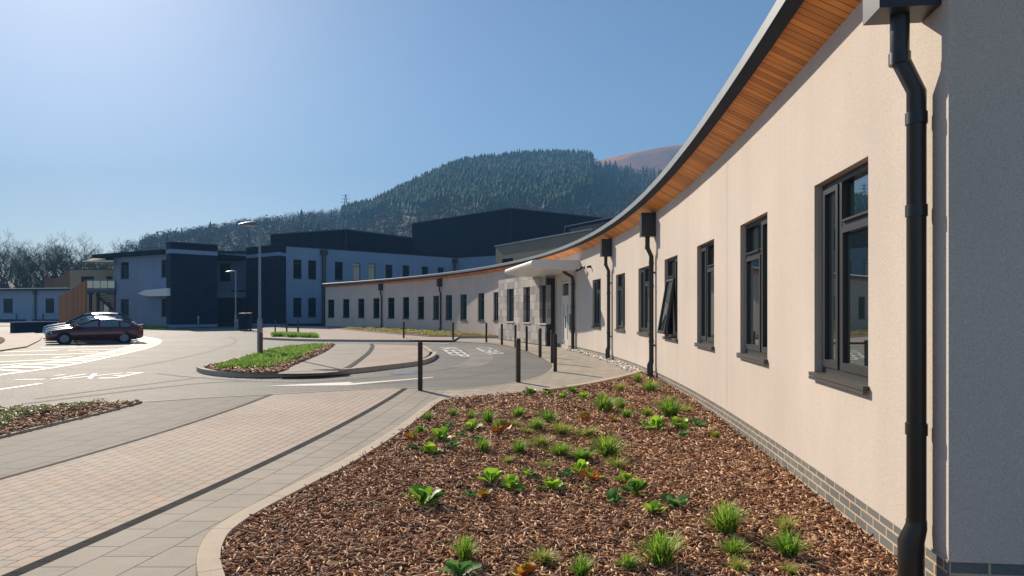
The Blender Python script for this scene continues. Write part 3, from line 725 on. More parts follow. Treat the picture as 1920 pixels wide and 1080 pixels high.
for k in range(2):
    mb = MB(); x0 = L_*(.66+.17*k); 
    for q_ in ((x0, x0+.06, 0, .06, 0, 2.9), (x0+L_*.15-.06, x0+L_*.15, 0, .06, 0, 2.9), (x0+.06, x0+L_*.15-.06, 0, .06, 2.8, 2.9), (x0+.06, x0+L_*.15-.06, 0, .06, .0, .12)): mb.obox(E1, u_, n_, *q_)
    dd = mb.build('door', M_char, ent); mb = MB(); mb.obox(E1, u_, n_, x0+.061, x0+L_*.15-.061, .02, .035, .121, 2.799); mb.build('pane', M_glassg, dd)
mb = MB(); mb.obox(E1, u_, n_, .1, L_*.66, 0, .03, 0, 3.24); mb.build('dark_glazing', M_glass, ent)

# white wing left of the tower, with overhanging roof and balcony
LA, LB = P(213, 73), P(316, 68.3)
lw = empty('left_white_wing', (*LA, 0), 'white two-storey wing left of the slate towers with a flat dark oversailing roof', 'building')
lww = [(226,241.5,[(1.2,3.0),(5.15,6.9)]), (302.5,312,[(1.2,3.0),(5.15,6.9)])]
mb = MB(); wallwith(mb, LA, LB, 0, 7.45, lww); wallrun(mb, [LB, (LB[0], LB[1]+12), (LA[0]+1, LA[1]+12), LA], 0, 7.45); mb.build('wall', M_rshade, lw)
plainwin(lw, LA, LB, lww)
mb = MB(); RA = P(182, 74.2); r_ = [RA, (P(313, 67.9))]; u_ = unit(*r_); n_ = nrm(u_); mb.obox(RA, u_, n_, 0, math.dist(*r_), -10, .5, 7.46, 7.85); mb.build('roof', M_black, lw)
mb = MB(); mb.obox(LA, unit(LA, LB), nrm(unit(LA, LB)), 0, 5.6, .002, .02, 0, .4); mb.build('dark_plinth', M_slate, lw)
mb = MB(); a_ = P(259, 69.5); b_ = P(312.5, 65.8); u_ = unit(a_, b_); n_ = nrm(u_); Lq = math.dist(a_, b_)
q = lambda a, d, z: (a_[0]+u_[0]*a+n_[0]*d, a_[1]+u_[1]*a+n_[1]*d, z)
tp = [(0,3.55),(1.4,3.85),(Lq,3.95)]; bt = [(0,3.5),(1.2,3.32),(2.2,3.22),(Lq,3.2)]
pf = tp+bt[::-1]
for k in range(len(pf)):
    j = (k+1) % len(pf); mb.face([q(pf[k][0],0,pf[k][1]), q(pf[j][0],0,pf[j][1]), q(pf[j][0],-2.,pf[j][1]), q(pf[k][0],-2.,pf[k][1])])
mb.face([q(x,0,z) for x, z in pf[::-1]]); mb.face([q(x,-2.,z) for x, z in pf]); mb.build('canopy', M_white, lw)
# taupe rear block, balcony, stair and cedar screens
KA, KB = P(131, 79), P(216, 78)
tb = empty('taupe_block', (*KA, 0), 'taupe two-storey block with a balcony, behind the tall cedar screens at left', 'building')
kw = [(152,176,[(3.7,5.75)]),(199,211,[(3.7,5.75)]),(194,207,[(.4,2.6)])]
mb = MB(); wallwith(mb, KA, KB, 0, 6.5, [kw[0], kw[1]]); wallrun(mb, [KB, (KB[0], KB[1]+9), (KA[0], KA[1]+9), KA], 0, 6.5); roofpoly(mb, [KA, KB, (KB[0], KB[1]+9), (KA[0], KA[1]+9)], 6.45); mb.build('wall', M_taupe, tb)
plainwin(tb, KA, KB, kw[:2]); cap(tb, [KA, KB], 6.5, h=.08)
a, b = pxo(KA, KB, 194, 207); u_ = unit(a, b); n_ = nrm(u_)
mb = MB(); mb.obox(a, u_, n_, 0, math.dist(a, b), .01, .08, .1, 2.7); dd = mb.build('glazed_door', M_frame, tb); mb = MB(); mb.obox(a, u_, n_, .15, math.dist(a, b)-.15, .08, .09, .3, 2.5); mb.build('pane', M_glassg, dd)
a_, b_ = P(160, 72.5), P(214.5, 72.5); u_ = unit(a_, b_); n_ = nrm(u_); Lq = math.dist(a_, b_)
mb = MB(); mb.obox(a_, u_, n_, 0, Lq, -6, 0, 3.72, 4.1); bl = mb.build('balcony', mat('blue_grey_steel', (.06,.10,.16), .5), tb)
mb = MB(); mb.obox(a_, u_, n_, -.05, Lq+.02, .002, .1, 4.02, 4.14); mb.build('edge_trim', M_zinc, bl)
mb = MB()
for k in range(5): mb.obox(a_, u_, n_, k*Lq/4-.03, k*Lq/4+.03, -.1, -.04, 4.1, 5.0)
mb.obox(a_, u_, n_, 0, Lq, -.1, -.03, 5.0, 5.07); mb.build('railing', M_galv, bl)
mb = MB(); mb.obox(a_, u_, n_, .05, Lq, -.08, -.06, 4.2, 4.95); mb.build('glass_panel', M_glassg, bl)
mb = MB()
for k in (.1, .36, .97): mb.obox(a_, u_, n_, k*Lq-.12, k*Lq+.12, -.5, -.3, 0, 3.719)
mb.obox(a_, u_, n_, 0, Lq, -5.9, -5.8, 0, 3.6); mb.build('steel_column', M_char, bl)
M_rust = mat('dark_red_steel', (.10,.03,.025), .6)
st = MB()
for k in range(14):
    st.obox(a_, u_, n_, .5+k*.27, .5+k*.27+.3, -2.4, -1.2, 3.4-k*.25, 3.46-k*.25)
st.hexa([(a_[0]+.4, a_[1]+1.2, 3.3), (a_[0]+4.2, a_[1]+1.2, 0), (a_[0]+4.2, a_[1]+1.28, 0), (a_[0]+.4, a_[1]+1.28, 3.3), (a_[0]+.4, a_[1]+1.2, 3.65), (a_[0]+4.2, a_[1]+1.2, .35), (a_[0]+4.2, a_[1]+1.28, .35), (a_[0]+.4, a_[1]+1.28, 3.65)])
st.build('stair', M_rust, tb)
# thin roof edges of the canopy above the balcony
mb = MB(); c0, c1, c2_, c3 = P(157.5, 71), P(214, 71), P(214, 80), P(183, 80)
def slab(m_, pts, z0, z1, zz=None):
    n = len(pts); zz = zz or [0]*n
    lo_ = [(*p, z0+d) for p, d in zip(pts, zz)]; hi_ = [(*p, z1+d) for p, d in zip(pts, zz)]
    m_.face(lo_[::-1]); m_.face(hi_)
    for i in range(n): j = (i+1) % n; m_.face([lo_[i], lo_[j], hi_[j], hi_[i]])
slab(mb, [c0, c1, c2_, c3], 6.75, 6.98, [0, 0, 1.05, 1.05]); mb.build('canopy_roof', M_taupe, tb)
mb = MB(); u_ = unit(c0, c1); mb.obox(c0, u_, nrm(u_), -.1, math.dist(c0, c1), 0, .12, 6.86, 7.0); mb.build('canopy_edge', M_white, tb)
def screen(name, pts_px, Ya, Yb, label, th=.15, yb=None):
    """cedar board screen: pts_px [(x, ytop)] left to right, standing on the ground"""
    xs = [p[0] for p in pts_px]; A = P(xs[0], Ya); B_ = P(xs[-1], Yb); mb = MB(); pts = [onray(x, A, B_) for x in xs[:-1]]+[B_]; pts[0] = A
    zt = [ZY(y, p[1]) for (x, y), p in zip(pts_px, pts)]
    u = unit(A, B_); n = nrm(u); s = 0
    for i in range(len(pts)-1):
        a, b = pts[i], pts[i+1]; L_ = math.dist(a, b); ia = (a[0]-n[0]*th, a[1]-n[1]*th); ib = (b[0]-n[0]*th, b[1]-n[1]*th)
        mb.face([(*a, 0), (*b, 0), (*b, zt[i+1]), (*a, zt[i])], [(s, 0), (s+L_, 0), (s+L_, zt[i+1]), (s, zt[i])])
        mb.face([(*ib, 0), (*ia, 0), (*ia, zt[i]), (*ib, zt[i+1])], [(s+L_, 0), (s, 0), (s, zt[i]), (s+L_, zt[i+1])])
        mb.face([(*a, zt[i]), (*b, zt[i+1]), (*ib, zt[i+1]), (*ia, zt[i])]); s += L_
    a, ia = pts[0], (pts[0][0]-n[0]*th, pts[0][1]-n[1]*th); mb.face([(*ia, 0), (*a, 0), (*a, zt[0]), (*ia, zt[0])])
    a, ia = pts[-1], (pts[-1][0]-n[0]*th, pts[-1][1]-n[1]*th); mb.face([(*a, 0), (*ia, 0), (*ia, zt[-1]), (*a, zt[-1])])
    o = mb.build(name, M_cedar, None, org=(*A, 0)); return props(o, label, 'screen', 'cedar screens beside the balcony')
screen('cedar_screen', [(110,554),(124,550),(136,541.5),(150,532),(160.5,525)], 69, 66, 'front cedar board screen with a sloping top, right behind the parked cars')
screen('cedar_screen', [(83,522.5),(103,522),(117,515),(131.5,508)], 116, 110, 'rear cedar board screen rising above the low white building')
# low white building far left
QA, QB = P(-140, 104), P(137, 98)
lb = empty('low_building', (*QB, 0), 'low white single-storey building at the far left with a thin flat roof', 'building')
lw_ = [(-60,-43,[(1.5,3.6)]),(6,24,[(1.5,3.6)]),(85,101.5,[(1.5,3.6)])]
mb = MB(); wallwith(mb, QA, QB, 0, 4.75, lw_); wallrun(mb, [QB, (QB[0], QB[1]+14), (QA[0], QA[1]+14), QA], 0, 4.75); mb.build('wall', M_rshade, lb)
plainwin(lb, QA, QB, lw_)
u_ = unit(QA, QB); n_ = nrm(u_); Lq = math.dist(QA, QB)
mb = MB(); mb.obox(QA, u_, n_, 0, Lq, -14, 1.0, 4.76, 4.98); mb.build('roof', M_char, lb)
mb = MB(); mb.obox(QA, u_, n_, 0, Lq+.1, .6, 1.1, 4.985, 5.08); mb.build('roof_edge', M_white, lb)
mb = MB(); a, b = pxo(QA, QB, 49, 61); mb.obox(a, u_, n_, 0, math.dist(a, b), .002, .05, .15, 2.75); mb.build('door', M_rshade, lb)
mb = MB(); mb.obox(QA, u_, n_, 0, Lq, .002, .02, 0, .55); mb.build('dark_plinth', M_slate, lb)
gutter_stack(lb, onray(67.5, QA, QB), u_, 4.7, .1, .28)
# dark halls
def hall(name, pts, zt, label, m=None):
    t = empty(name, (*pts[1], 0), label, 'building'); mb = MB(); bk = [(pts[-1][0]-3, pts[-1][1]+16), (pts[0][0]+2, pts[0][1]+16)]
    wallrun(mb, pts+bk+[pts[0]], 0, zt); roofpoly(mb, pts+bk, zt); mb.build('cladding', m or M_black, t)
    cap(t, pts, zt, h=.12, out=.05, w=.3, name='roof_trim', m=mat(name+'_trim', (.05,.07,.11), .4))
    mb = MB()
    for p in pts[:-1]: mb.box(p[0]-.1, p[0]+.1, p[1]-.14, p[1]+.06, 0, zt); mb.build('corner_trim', M_char, t); mb = MB()
    return t
H1 = [P(509, 85.5), P(649, 80.5), P(776, 90)]; hall('dark_hall', H1, 1.7+153*80.5/1280, 'lower dark-clad hall with a flat top, behind the white two-storey wing')
H2 = [P(774, 106.5), P(957.5, 91), P(1142, 101)]; hall('dark_hall', H2, 1.7+193*91/1280, 'tallest black-clad hall with a sharp corner, in the middle under the hillside')
H3 = [P(1060, 76), P(1180, 66)]; H3 = [H3[0], H3[1], (H3[1][0]+10, H3[1][1]+6)]; hall('plant_room', H3, 1.7+158*76/1280, 'low dark plant room roof just showing above the curved eaves')
BA, BB = P(929.5, 73), P(1112, 58.2)
bb = empty('beige_block', (*BA, 0), 'taupe rendered block with a sloping metal edge, between the black hall and the curved eaves', 'building')
zt = (1.7+121*73/1280, 1.7+153*58.2/1280)
mb = MB(); bw = [(941, 962, [(5.5, 7.2)])]; wallwith(mb, BA, BB, 0, list(zt), bw); wallrun(mb, [BB, (BB[0]+6, BB[1]+8), (BA[0]+6, BA[1]+6), BA], 0, zt[0]-.3); mb.build('wall', M_taupe, bb); plainwin(bb, BA, BB, bw)
mb = MB(); u_ = unit(BA, BB); n_ = nrm(u_); L_ = math.dist(BA, BB); q = lambda a, d, z: (BA[0]+u_[0]*a+n_[0]*d, BA[1]+u_[1]*a+n_[1]*d, z)
mb.hexa([q(-.1,.12,zt[0]), q(L_,.12,zt[1]), q(L_,-6,zt[1]), q(-.1,-6,zt[0]), q(-.1,.12,zt[0]+.14), q(L_,.12,zt[1]+.14), q(L_,-6,zt[1]+.14), q(-.1,-6,zt[0]+.14)]); mb.build('roof', M_zinc, bb)

# ---------------------------------------------------------------- islands, far pavements, markings
def gp(l, dz=0.): return [G(a, b, dz) for a, b in l]
ISL = smooth(gp([(379,696),(392.5,701),(435,705.5),(520,706),(635,701),(735,690),(785,682.5),(806,674),(811,666)])+gp([(806,659),(797,651.5),(785,647),(760,645.3),(695,644),(622,644),(585,644.5),(547,647),(510,653),(472,664),(410,680.5),(384,688)], .13), 5, True)
def loft_z(pts, off): return [(p[0], p[1], gz(p[1])+off) for p in pts]
ribbon('traffic_island_kerb', ISL, -.14 if False else .14, 0, M_kerb, h=.125, closed=True)
def area(poly):
    return .5*sum(poly[i][0]*poly[(i+1) % len(poly)][1]-poly[(i+1) % len(poly)][0]*poly[i][1] for i in range(len(poly)))
def inner(poly, d): return offs(poly, -d if area(poly) > 0 else d, True)
IN = inner(ISL, .1)
GB = [(636,694),(655,684),(672,672),(685,663),(692,655),(695,649),(693,644)]
gb = gp(GB, .125)
sheet('traffic_island_paving', IN, .112, M_pink, lambda c: (c.x*.35+c.y*.94, c.x*.94-c.y*.35))
gpts = gp([(520,700),(560,700),(600,699),(636,696)], .125)+gb[1:]+gp([(650,643.8),(622,644.4),(628,650),(605,663),(555,683)], .125)
fl = sheet('traffic_island_flags', gpts, .118, M_flag, lambda c: (c.x*.35+c.y*.94, c.x*.94-c.y*.35))
ribbon('traffic_island_band', gp([(633,696),(655,684.5),(672,672.5),(685,663),(692,655),(695,649),(693,645)], .12), .16, .124, M_band2)
ibed = smooth(gp([(386,688),(400,694),(440,698),(520,698.5),(552,684),(600,664),(624,650),(622,645.5),(590,646),(550,649),(512,655),(474,666),(412,682)], .12), 4, True)
sheet('planting_bed_soil', ibed, .128, M_mulchb)
chips('bark_mulch', ibed, 9000, 14, 38, .05, .02, .125, 'bark chips in the grassy bed of the traffic island', power=1.2)
# second island / far pavement
FP = gp([(493.5,636.5),(520,638),(560,639.5),(600,640.3),(680,641),(769,641.2),(850,641.5),(862,634),(805,634),(760,631),(700,625),(645,619.5),(610,614.5),(560,613),(500,614.5),(485,620)])
sheet('far_pavement', FP, .1, M_pink, lambda c: (c.x, c.y))
ribbon('far_pavement_kerb', gp([(485,627),(486,633),(493.5,636.5),(520,638),(560,639.5),(600,640.3),(680,641),(740,641.2),(769,641.3)]), -.16, 0, M_kerb, h=.115)
fbed = gp([(645,620),(700,625.5),(760,631),(805,634.3),(862,634.5),(940,634.5)], 0)+[(wx(y)-.05, y) for y in np.arange(36.5, 64, 2.5)]
fbed = gp([(640,619.5),(700,625.5),(760,631),(805,634.5),(862,634.8),(935,634.6)])+[(wx(y)+.1, y) for y in (41, 44, 48, 52, 56, 60, 62)]
sheet('planting_bed_soil', fbed, .16, M_mulchb)
ribbon('planting_bed_edging', gp([(640,619.5),(700,625.5),(760,631),(805,634.5),(862,634.8),(935,634.6)]), .12, .1, M_kerb, h=.08)
chips('bark_mulch', fbed, 9000, 38, 64, .045, .02, .16, 'bark and low planting debris in the bed under the far curved wall', power=1.0)
sheet('pale_pavement', gp([(-260,664),(0,659),(50,651.5),(75,639),(80,632),(62,624),(27,622),(-260,622)]), .05, M_palepave)
sheet('pale_pavement', gp([(-260,613),(230,611),(240,606),(160,603.5),(-260,603.5)]), .05, M_palepave)
sheet('pale_pavement', gp([(225,620),(312,618.5),(312,616.4),(236,617.4)]), .02, M_palepave)
sheet('round_bed_soil', smooth(gp([(-60,646),(-10,648.5),(6,644),(9,639),(0,634.5),(-40,632)]), 4, True), .09, M_mulchb)
sheet('lawn', gp([(236,617.5),(312,616.5),(312,613.5),(215,612.5)]), .07, mat('lawn_green', (.07,.15,.02), .9, speck=(8,.4)))
sheet('tower_forecourt', gp([(330,617),(400,614.5),(440,612.5),(420,610.5),(335,613)]), .02, M_mulchb)
# paint
def line(name, l, w, label=None, off=.005):
    o = ribbon(name, gp(l) if not isinstance(l[0][1], tuple) else l, w, off, M_paint); return o
def stripe(mb, p0, p1, w, off=.005):
    u = unit(p0, p1); n = nrm(u); N = max(1, int(math.dist(p0, p1)/1.)); pts = dens([p0, p1], 1.)
    for a, b in zip(pts[:-1], pts[1:]):
        q = [(a[0]-n[0]*w/2, a[1]-n[1]*w/2), (b[0]-n[0]*w/2, b[1]-n[1]*w/2), (b[0]+n[0]*w/2, b[1]+n[1]*w/2), (a[0]+n[0]*w/2, a[1]+n[1]*w/2)]
        mb.face([(x, y, gz(y)+off) for x, y in q][::-1])
def marking(name, segs, w, off=.006):
    mb = MB()
    for i, s_ in enumerate(segs):
        w_ = s_[4] if len(s_) > 4 else w
        stripe(mb, G(s_[0], s_[1]), G(s_[2], s_[3]), w_, off+.0006*i)
    o = mb.build(name, M_paint); o['kind'] = 'structure'; return o
mb = MB(); marr = [(495,724),(660,716),(668,719.5),(812,705.5),(813,707.5),(668,723.2),(655,724.6)]
sheet('road_marking_arrow', gp([(495,724.2),(655,716.6),(662,718.8),(812,707.2),(812,708.6),(652,723.0)]), .006, M_paint)
marking('road_marking_dash', [(-120,749,0,730),(0,730.5,78,719.2)], .12)
marking('road_marking_far_line', [(770,641.8,842,644.6)], .18)
# words KEEP CLEAR on the road, read by drivers heading right
def word(txt, quad):
    cu = bpy.data.curves.new('t', 'FONT'); cu.body = txt; cu.size = 1; cu.extrude = 0; cu.offset = .012 if txt != 'EXIT' else -.012; ob = bpy.data.objects.new('t', cu); S.collection.objects.link(ob)
    dg = bpy.context.evaluated_depsgraph_get(); me = bpy.data.meshes.new_from_object(ob.evaluated_get(dg)); bpy.data.objects.remove(ob)
    xs = [v.co.x for v in me.vertices]; ys = [v.co.y for v in me.vertices]; x0, x1, y0, y1 = min(xs), max(xs), min(ys), max(ys)
    a, b, c, d = quad                                 # start-bottom, end-bottom, end-top, start-top
    for v in me.vertices:
        s = (v.co.x-x0)/(x1-x0); t = (v.co.y-y0)/(y1-y0)
        X = (a[0]*(1-s)+b[0]*s)*(1-t)+(d[0]*(1-s)+c[0]*s)*t; Y = (a[1]*(1-s)+b[1]*s)*(1-t)+(d[1]*(1-s)+c[1]*s)*t
        v.co = (X, Y, gz(Y)+.008)
    me.name = 'road_marking_word'; me.materials.clear(); me.materials.append(M_paint); o = bpy.data.objects.new('road_marking_word', me); S.collection.objects.link(o); o['kind'] = 'structure'
word('EXIT', gp([(272,698.4),(95,703.6),(25,713),(217,709.6)])); word('KEEP', gp([(824,652),(851,670),(884,669),(856,651.8)])); word('CLEAR', gp([(889,652),(917,665.5),(949,664),(919,651.8)]))
# hatched edge of the parking bays
outer = smooth(gp([(-120,722),(0,702.5),(75,692.5),(150,680),(225,664),(275,652),(296,642.5),(292,636),(262,631),(235,628.5)]), 6)
innr = smooth(gp([(-120,703),(0,689),(100,677),(175,665),(237,650.5),(251,641),(240,635),(215,631)]), 6)
ribbon('parking_edge_line', outer, .14, .006, M_paint); ribbon('parking_edge_line', innr, .1, .0062, M_paint)
mb = MB()
cum = lambda pl: np.r_[0, np.cumsum([math.dist(a, b) for a, b in zip(pl[:-1], pl[1:])])]
co, ci = cum(outer), cum(innr)
def at(pl, c, t): t = min(max(t, 0), 1)*c[-1]; return (float(np.interp(t, c, [p[0] for p in pl])), float(np.interp(t, c, [p[1] for p in pl])))
for k in range(34):
    t = (k+.5)/34; a = at(outer, co, t+.02); b = at(innr, ci, t-.015); stripe(mb, a, b, .22, .0055)
o = mb.build('parking_hatching', M_paint); o['kind'] = 'structure'
marking('parking_bay_line', [(75,652.5,170,650.2),(170,650.2,245,648.2),(8,660.3,108,656.6),(128,657,215,655),(0,667,100,664.7),(100,665.4,190,662),(0,679,90,675),(90,675,150,673.5),(0,690,80,688.5)], .22)
marking('parking_bay_symbol', [(152,660,185,659.2),(100,671,112,669.5),(112,669.5,135,668.6),(0,685,30,683),(30,683,52,681.5)], .16)
M_asphd = mat('tyre_darkened_asphalt', (.165,.15,.135), .8, .3, bump=(85,.9,.012), speck=(75,.4), var=(1.5,.12))
for k, l in enumerate(([(60,748),(150,736),(260,722),(380,707)], [(40,757),(170,741),(280,728),(380,718),(470,714)], [(240,690),(330,673),(400,656),(440,641),(430,631)], [(300,700),(380,708),(560,716),(760,702),(860,688)], [(640,722),(820,712),(930,697),(985,680)])):
    ribbon('tyre_marks', smooth(gp(l), 6), .10+.04*(k % 2), .0035-.0003*k, M_asphd)
M_asphl = mat('polished_asphalt', (.27,.25,.225), .8, .3, bump=(85,.9,.012), speck=(75,.35), var=(.8,.14))
ribbon('worn_wheel_track', smooth(gp([(905,655),(925,668),(915,682),(880,690)]), 6), .8, .0036, M_asphl)
# manhole
mh = gp([(731,702.5),(744,696.8),(783,696.2),(775,702)]); sheet('manhole_cover', mh, .007, mat('galvanised_cover', (.22,.25,.28), .4, .5, metal=.5, speck=(30,.3)))

# ---------------------------------------------------------------- bollards
def bollard_proto():
    mb = MB(); w = .047; h = 1.0; mb.box(-w, w, -w, w, -.05, h-.02); c = w*.8
    mb.hexa([(-w,-w,h-.02),(w,-w,h-.02),(w,w,h-.02),(-w,w,h-.02),(-c,-c,h),(c,-c,h),(c,c,h),(-c,c,h)])
    o = mb.build('bollard', M_bollard, None, org=(0,0,0)); return o
BL = [(788,733,'nearest square bollard, where the block path meets the road'),(971.5,718,'second nearest bollard, standing alone on the curving pavement edge'),
 (1041,697.7,'bollard at the tightest bend of the road, right one of a close pair'),(1035.5,682,'bollard at the bend of the road, left and farther one of a close pair'),
 (1012.5,670,'bollard in front of the right edge of the stone porch'),(987.5,658.7,'bollard in front of the right slim window of the stone porch'),
 (966.5,652,'bollard in front of the left slim window of the stone porch'),(941,647,'bollard just left of the stone porch'),
 (912,642.7,'bollard in front of the cream wall, second left of the stone porch'),(849.5,640.5,'bollard by the far bed, just right of the far downpipe'),
 (757,637.5,'lone bollard at the right end of the far kerb'),(559,628.5,'rightmost of four small bollards by the far grass strip'),
 (537.5,627,'third from left of four small bollards by the far grass strip'),(516,625,'second from left of four small bollards by the far grass strip'),
 (491,623,'leftmost of four small bollards, seen behind the lamp post'),(31,606,'small bollard with a pale cap at the far left'),(81,606,'small bollard with a pale cap in front of the cedar screen')]
bp_ = bollard_proto()
for i, (x, y, lb_) in enumerate(BL):
    o = bp_ if i == 0 else bp_.copy()
    if i: S.collection.objects.link(o)
    X, Y = G(x, y); o.location = (X, Y, gz(Y)); o.rotation_euler.z = .15*math.sin(i*2.1)+.1
    k = {0: 1, 1: 1}.get(i, 1); o.scale = (1, 1, 1.0)
    if i >= 15: o.scale = (1.5, 1.5, 1.3)
    props(o, lb_, 'bollard', 'bollards along the road and pavements')
# ---------------------------------------------------------------- lamp posts
def lamp(x, yb, ytop, label, head=-1, r=.06, hl=.9, dz=0.):
    X, Y = G(x, yb); z0 = gz(Y); H = ZY(ytop, Y)-z0; t = empty('street_lamp', (X, Y, z0), label, 'street lamp', 'street lamps')
    zs = 1.25; mb = MB(); mb.tube([(0,0,-.1),(0,0,zs),(0,0,zs+.1)], [r*1.75, r*1.75, r*1.1], 12); mb.build('base_section', M_galv, t, org=(0,0,0), smooth=False)
    mb = MB(); mb.tube([(0,0,zs+.1),(0,0,H*.6),(0,0,H)], [r*1.05, r*.95, r*.8], 12); mb.tube([(0,0,H),(0,0,H+.05)], r*.95, 12); mb.tube([(0,0,H*.52),(0,0,H*.52+.05)], r*1.1, 12); mb.build('pole', M_galv, t, org=(0,0,0))
    mb = MB(); N = 9; rings = []
    for k in range(N):
        u = k/(N-1); xx = head*(.12+hl*u); w = .16*math.sin(math.pi*min(1, .25+u*.7))**.7+.015; th = .085*math.sin(math.pi*min(.97, .3+u*.62))+.015; zc = H-.06-.03*u
        rings.append([(xx, w*math.cos(a), zc+(th if math.sin(a) > 0 else th*.55)*math.sin(a)) for a in [2*math.pi*j/14 for j in range(14)]])
    for i in range(N-1):
        for j in range(14): mb.face([rings[i][j], rings[i][(j+1) % 14], rings[i+1][(j+1) % 14], rings[i+1][j]])
    mb.face(rings[0]); mb.face(rings[-1][::-1]); mb.tube([(0,0,H-.05),(head*.2,0,H-.06)], r*.7, 10); hd = mb.build('lamp_head', M_galv, t, org=(0,0,0), smooth=True, merge=True)
    mb = MB(); mb.box(min(head*.3, head*(hl*.8)), max(head*.3, head*(hl*.8)), -.09, .09, H-.125, H-.11); mb.build('lens', M_white, hd, org=(0,0,0)); return t
lamp(487, 668, 417, 'tall grey lamp post standing in the grassy traffic island', r=.05, hl=.62)
lamp(442, 618, 508, 'slim grey lamp post in front of the dark main entrance', r=.06, hl=.75)
lamp(191, 606, 524, 'slim grey lamp post behind the parked cars by the balcony', r=.06, hl=.8)
X, Y = G(489.5, 676); mb = MB(); mb.box(X-.045, X+.045, Y-.045, Y+.045, 0, 1.02); mb.box(X-.035, X+.035, Y-.035, Y+.035, 1.02, 1.035); props(mb.build('timber_post', M_post, None, org=(X, Y, gz(Y))), 'short brown timber post in the island grass, in front of the tall lamp post', 'post')
# sign on two legs, marker post, bins, small utility cabinet
X, Y = G(350, 613.5); t = empty('ground_sign', (X, Y, gz(Y)), 'blank white sign board on two thin legs in front of the left slate tower', 'sign')
mb = MB(); mb.box(-.42, .42, -.03, .03, .95, 1.25); mb.build('sign_board', M_rshade, t, org=(0,0,0))
for sx in (-.25, .25): mb = MB(); mb.box(sx-.025, sx+.025, .031, .08, -.1, 1.2); mb.build('leg', M_galv, t, org=(0,0,0))
X, Y = G(372, 614); mb = MB(); mb.box(-.06, .06, -.04, .04, .0, 1.0); t = mb.build('marker_post', M_galv, None, org=(0,0,0)); t.location = (X, Y, gz(Y)); props(t, 'thin marker post with a yellow top in front of the left slate tower', 'post')
mb = MB(); mb.box(-.075, .075, -.05, .05, .85, 1.12); mb.build('yellow_cap', mat('hydrant_yellow', (.6,.45,.05), .6), t, org=(0,0,0))
def wheelie(x, yb, s, label, lid):
    X, Y = G(x, yb); t = empty('waste_bin', (X, Y, gz(Y)), label, 'bin', 'waste bins by the entrance'); mb = MB(); w = .42*s; d = .4*s; h = 1.15*s
    mb.hexa([(-w*.8,-d*.8,.12),(w*.8,-d*.8,.12),(w*.8,d*.8,.12),(-w*.8,d*.8,.12),(-w,-d,h),(w,-d,h),(w,d,h),(-w,d,h)]); mb.build('bin_body', M_black if lid else M_rshade, t, org=(0,0,0))
    mb = MB(); mb.hexa([(-w*1.05,-d*1.08,h+.002),(w*1.05,-d*1.08,h+.002),(w*1.05,d*1.08,h+.002),(-w*1.05,d*1.08,h+.002),(-w*.9,-d,h+.1),(w*.9,-d,h+.1),(w*.9,d*1.0,h+.16),(-w*.9,d*1.0,h+.16)]); mb.build('lid', M_char if lid else M_white, t, org=(0,0,0))
    for sx in (-1, 1): mb = MB(); mb.tube([(sx*w*.82,-.0,.12),(sx*w*.95,0,.12)], .12, 12); mb.build('wheel', M_char, t, org=(0,0,0))
wheelie(460, 620, 1.15, 'black wheeled waste bin in front of the right slate tower', True)
wheelie(446.5, 617, .62, 'small pale litter bin beside the black wheeled bin', False)
# retaining wall by the parking bays
A, B_ = G(27, 625.5), G(108, 622.5); u_ = unit(A, B_); mb = MB(); mb.obox(A, u_, nrm(u_), 0, math.dist(A, B_), -.35, 0, -.1, .9)
rw = mb.build('retaining_wall', M_slate, None, org=(*A, 0)); props(rw, 'low dark brick retaining wall left of the parked cars', 'wall')
mb = MB(); mb.obox(A, u_, nrm(u_), -.04, math.dist(A, B_)+.04, -.39, .04, .901, .96); mb.build('coping', M_rshade, rw)
# small electric cabinet by the white wing
X, Y = G(287, 608.5); mb = MB(); mb.box(-.35, .35, -.2, .2, 0, 1.1); mb.box(-.38, .38, -.23, .23, 1.1, 1.16); t = mb.build('utility_cabinet', M_taupe, None, org=(0,0,0)); t.location = (X, Y, gz(Y)); props(t, 'small grey-brown utility cabinet on the grass below the left white wing', 'cabinet')
mb = MB(); mb.box(-.30, .30, -.225, -.201, .08, 1.02); mb.build('door', M_char, t, org=(0,0,0))

# ---------------------------------------------------------------- hills and woods
RID = [(-900,530),(-300,525),(0,522),(150,515),(215,490),(255,470),(287,462),(350,452),(412,444),(450,434),(500,427),(555,419),(630,409),(690,395),(740,372),(790,347),(843,322),(900,308),(973,299),(1040,297),(1103,299),(1130,316),(1200,326),(1260,335),(1500,380),(2200,430),(3000,500)]
def ridY(x): return float(np.interp(x, [-900, 200, 450, 700, 1000, 1300, 3000], [330, 340, 430, 520, 640, 640, 500]))
def ridy(x): return float(np.interp(x, [p[0] for p in RID], [p[1] for p in RID]))
def hz(x, t, bump=True):                              # x image column = bearing, t 0 foot .. 1 ridge .. beyond
    Yr = ridY(x); Y0 = 150; Y = Y0+(Yr-Y0)*t; zr = ZY(ridy(x), Yr)
    if t <= 1: z = zr*(t**1.15)
    else: z = zr*(1-.10*(t-1)-.5*(t-1)**2)
    X = (x-960)/F*Y
    if bump: z += 2.2*math.sin(X*.021+Y*.013)*math.sin(Y*.017+1)*min(1, t*2)*(1 if t < .93 else .0)
    return X, Y, z
def hill(name, xs, ts, fn, m, kind='structure'):
    V = np.array([fn(x, t) for x in xs for t in ts]); nx, ntt = len(xs), len(ts)
    Fc = np.array([(i*ntt+j, (i+1)*ntt+j, (i+1)*ntt+j+1, i*ntt+j+1) for i in range(nx-1) for j in range(ntt-1)])
    o = np_mesh(name, V, Fc, m); o.data.polygons.foreach_set("use_smooth", [True]*len(o.data.polygons)); return props(o, kind=kind)
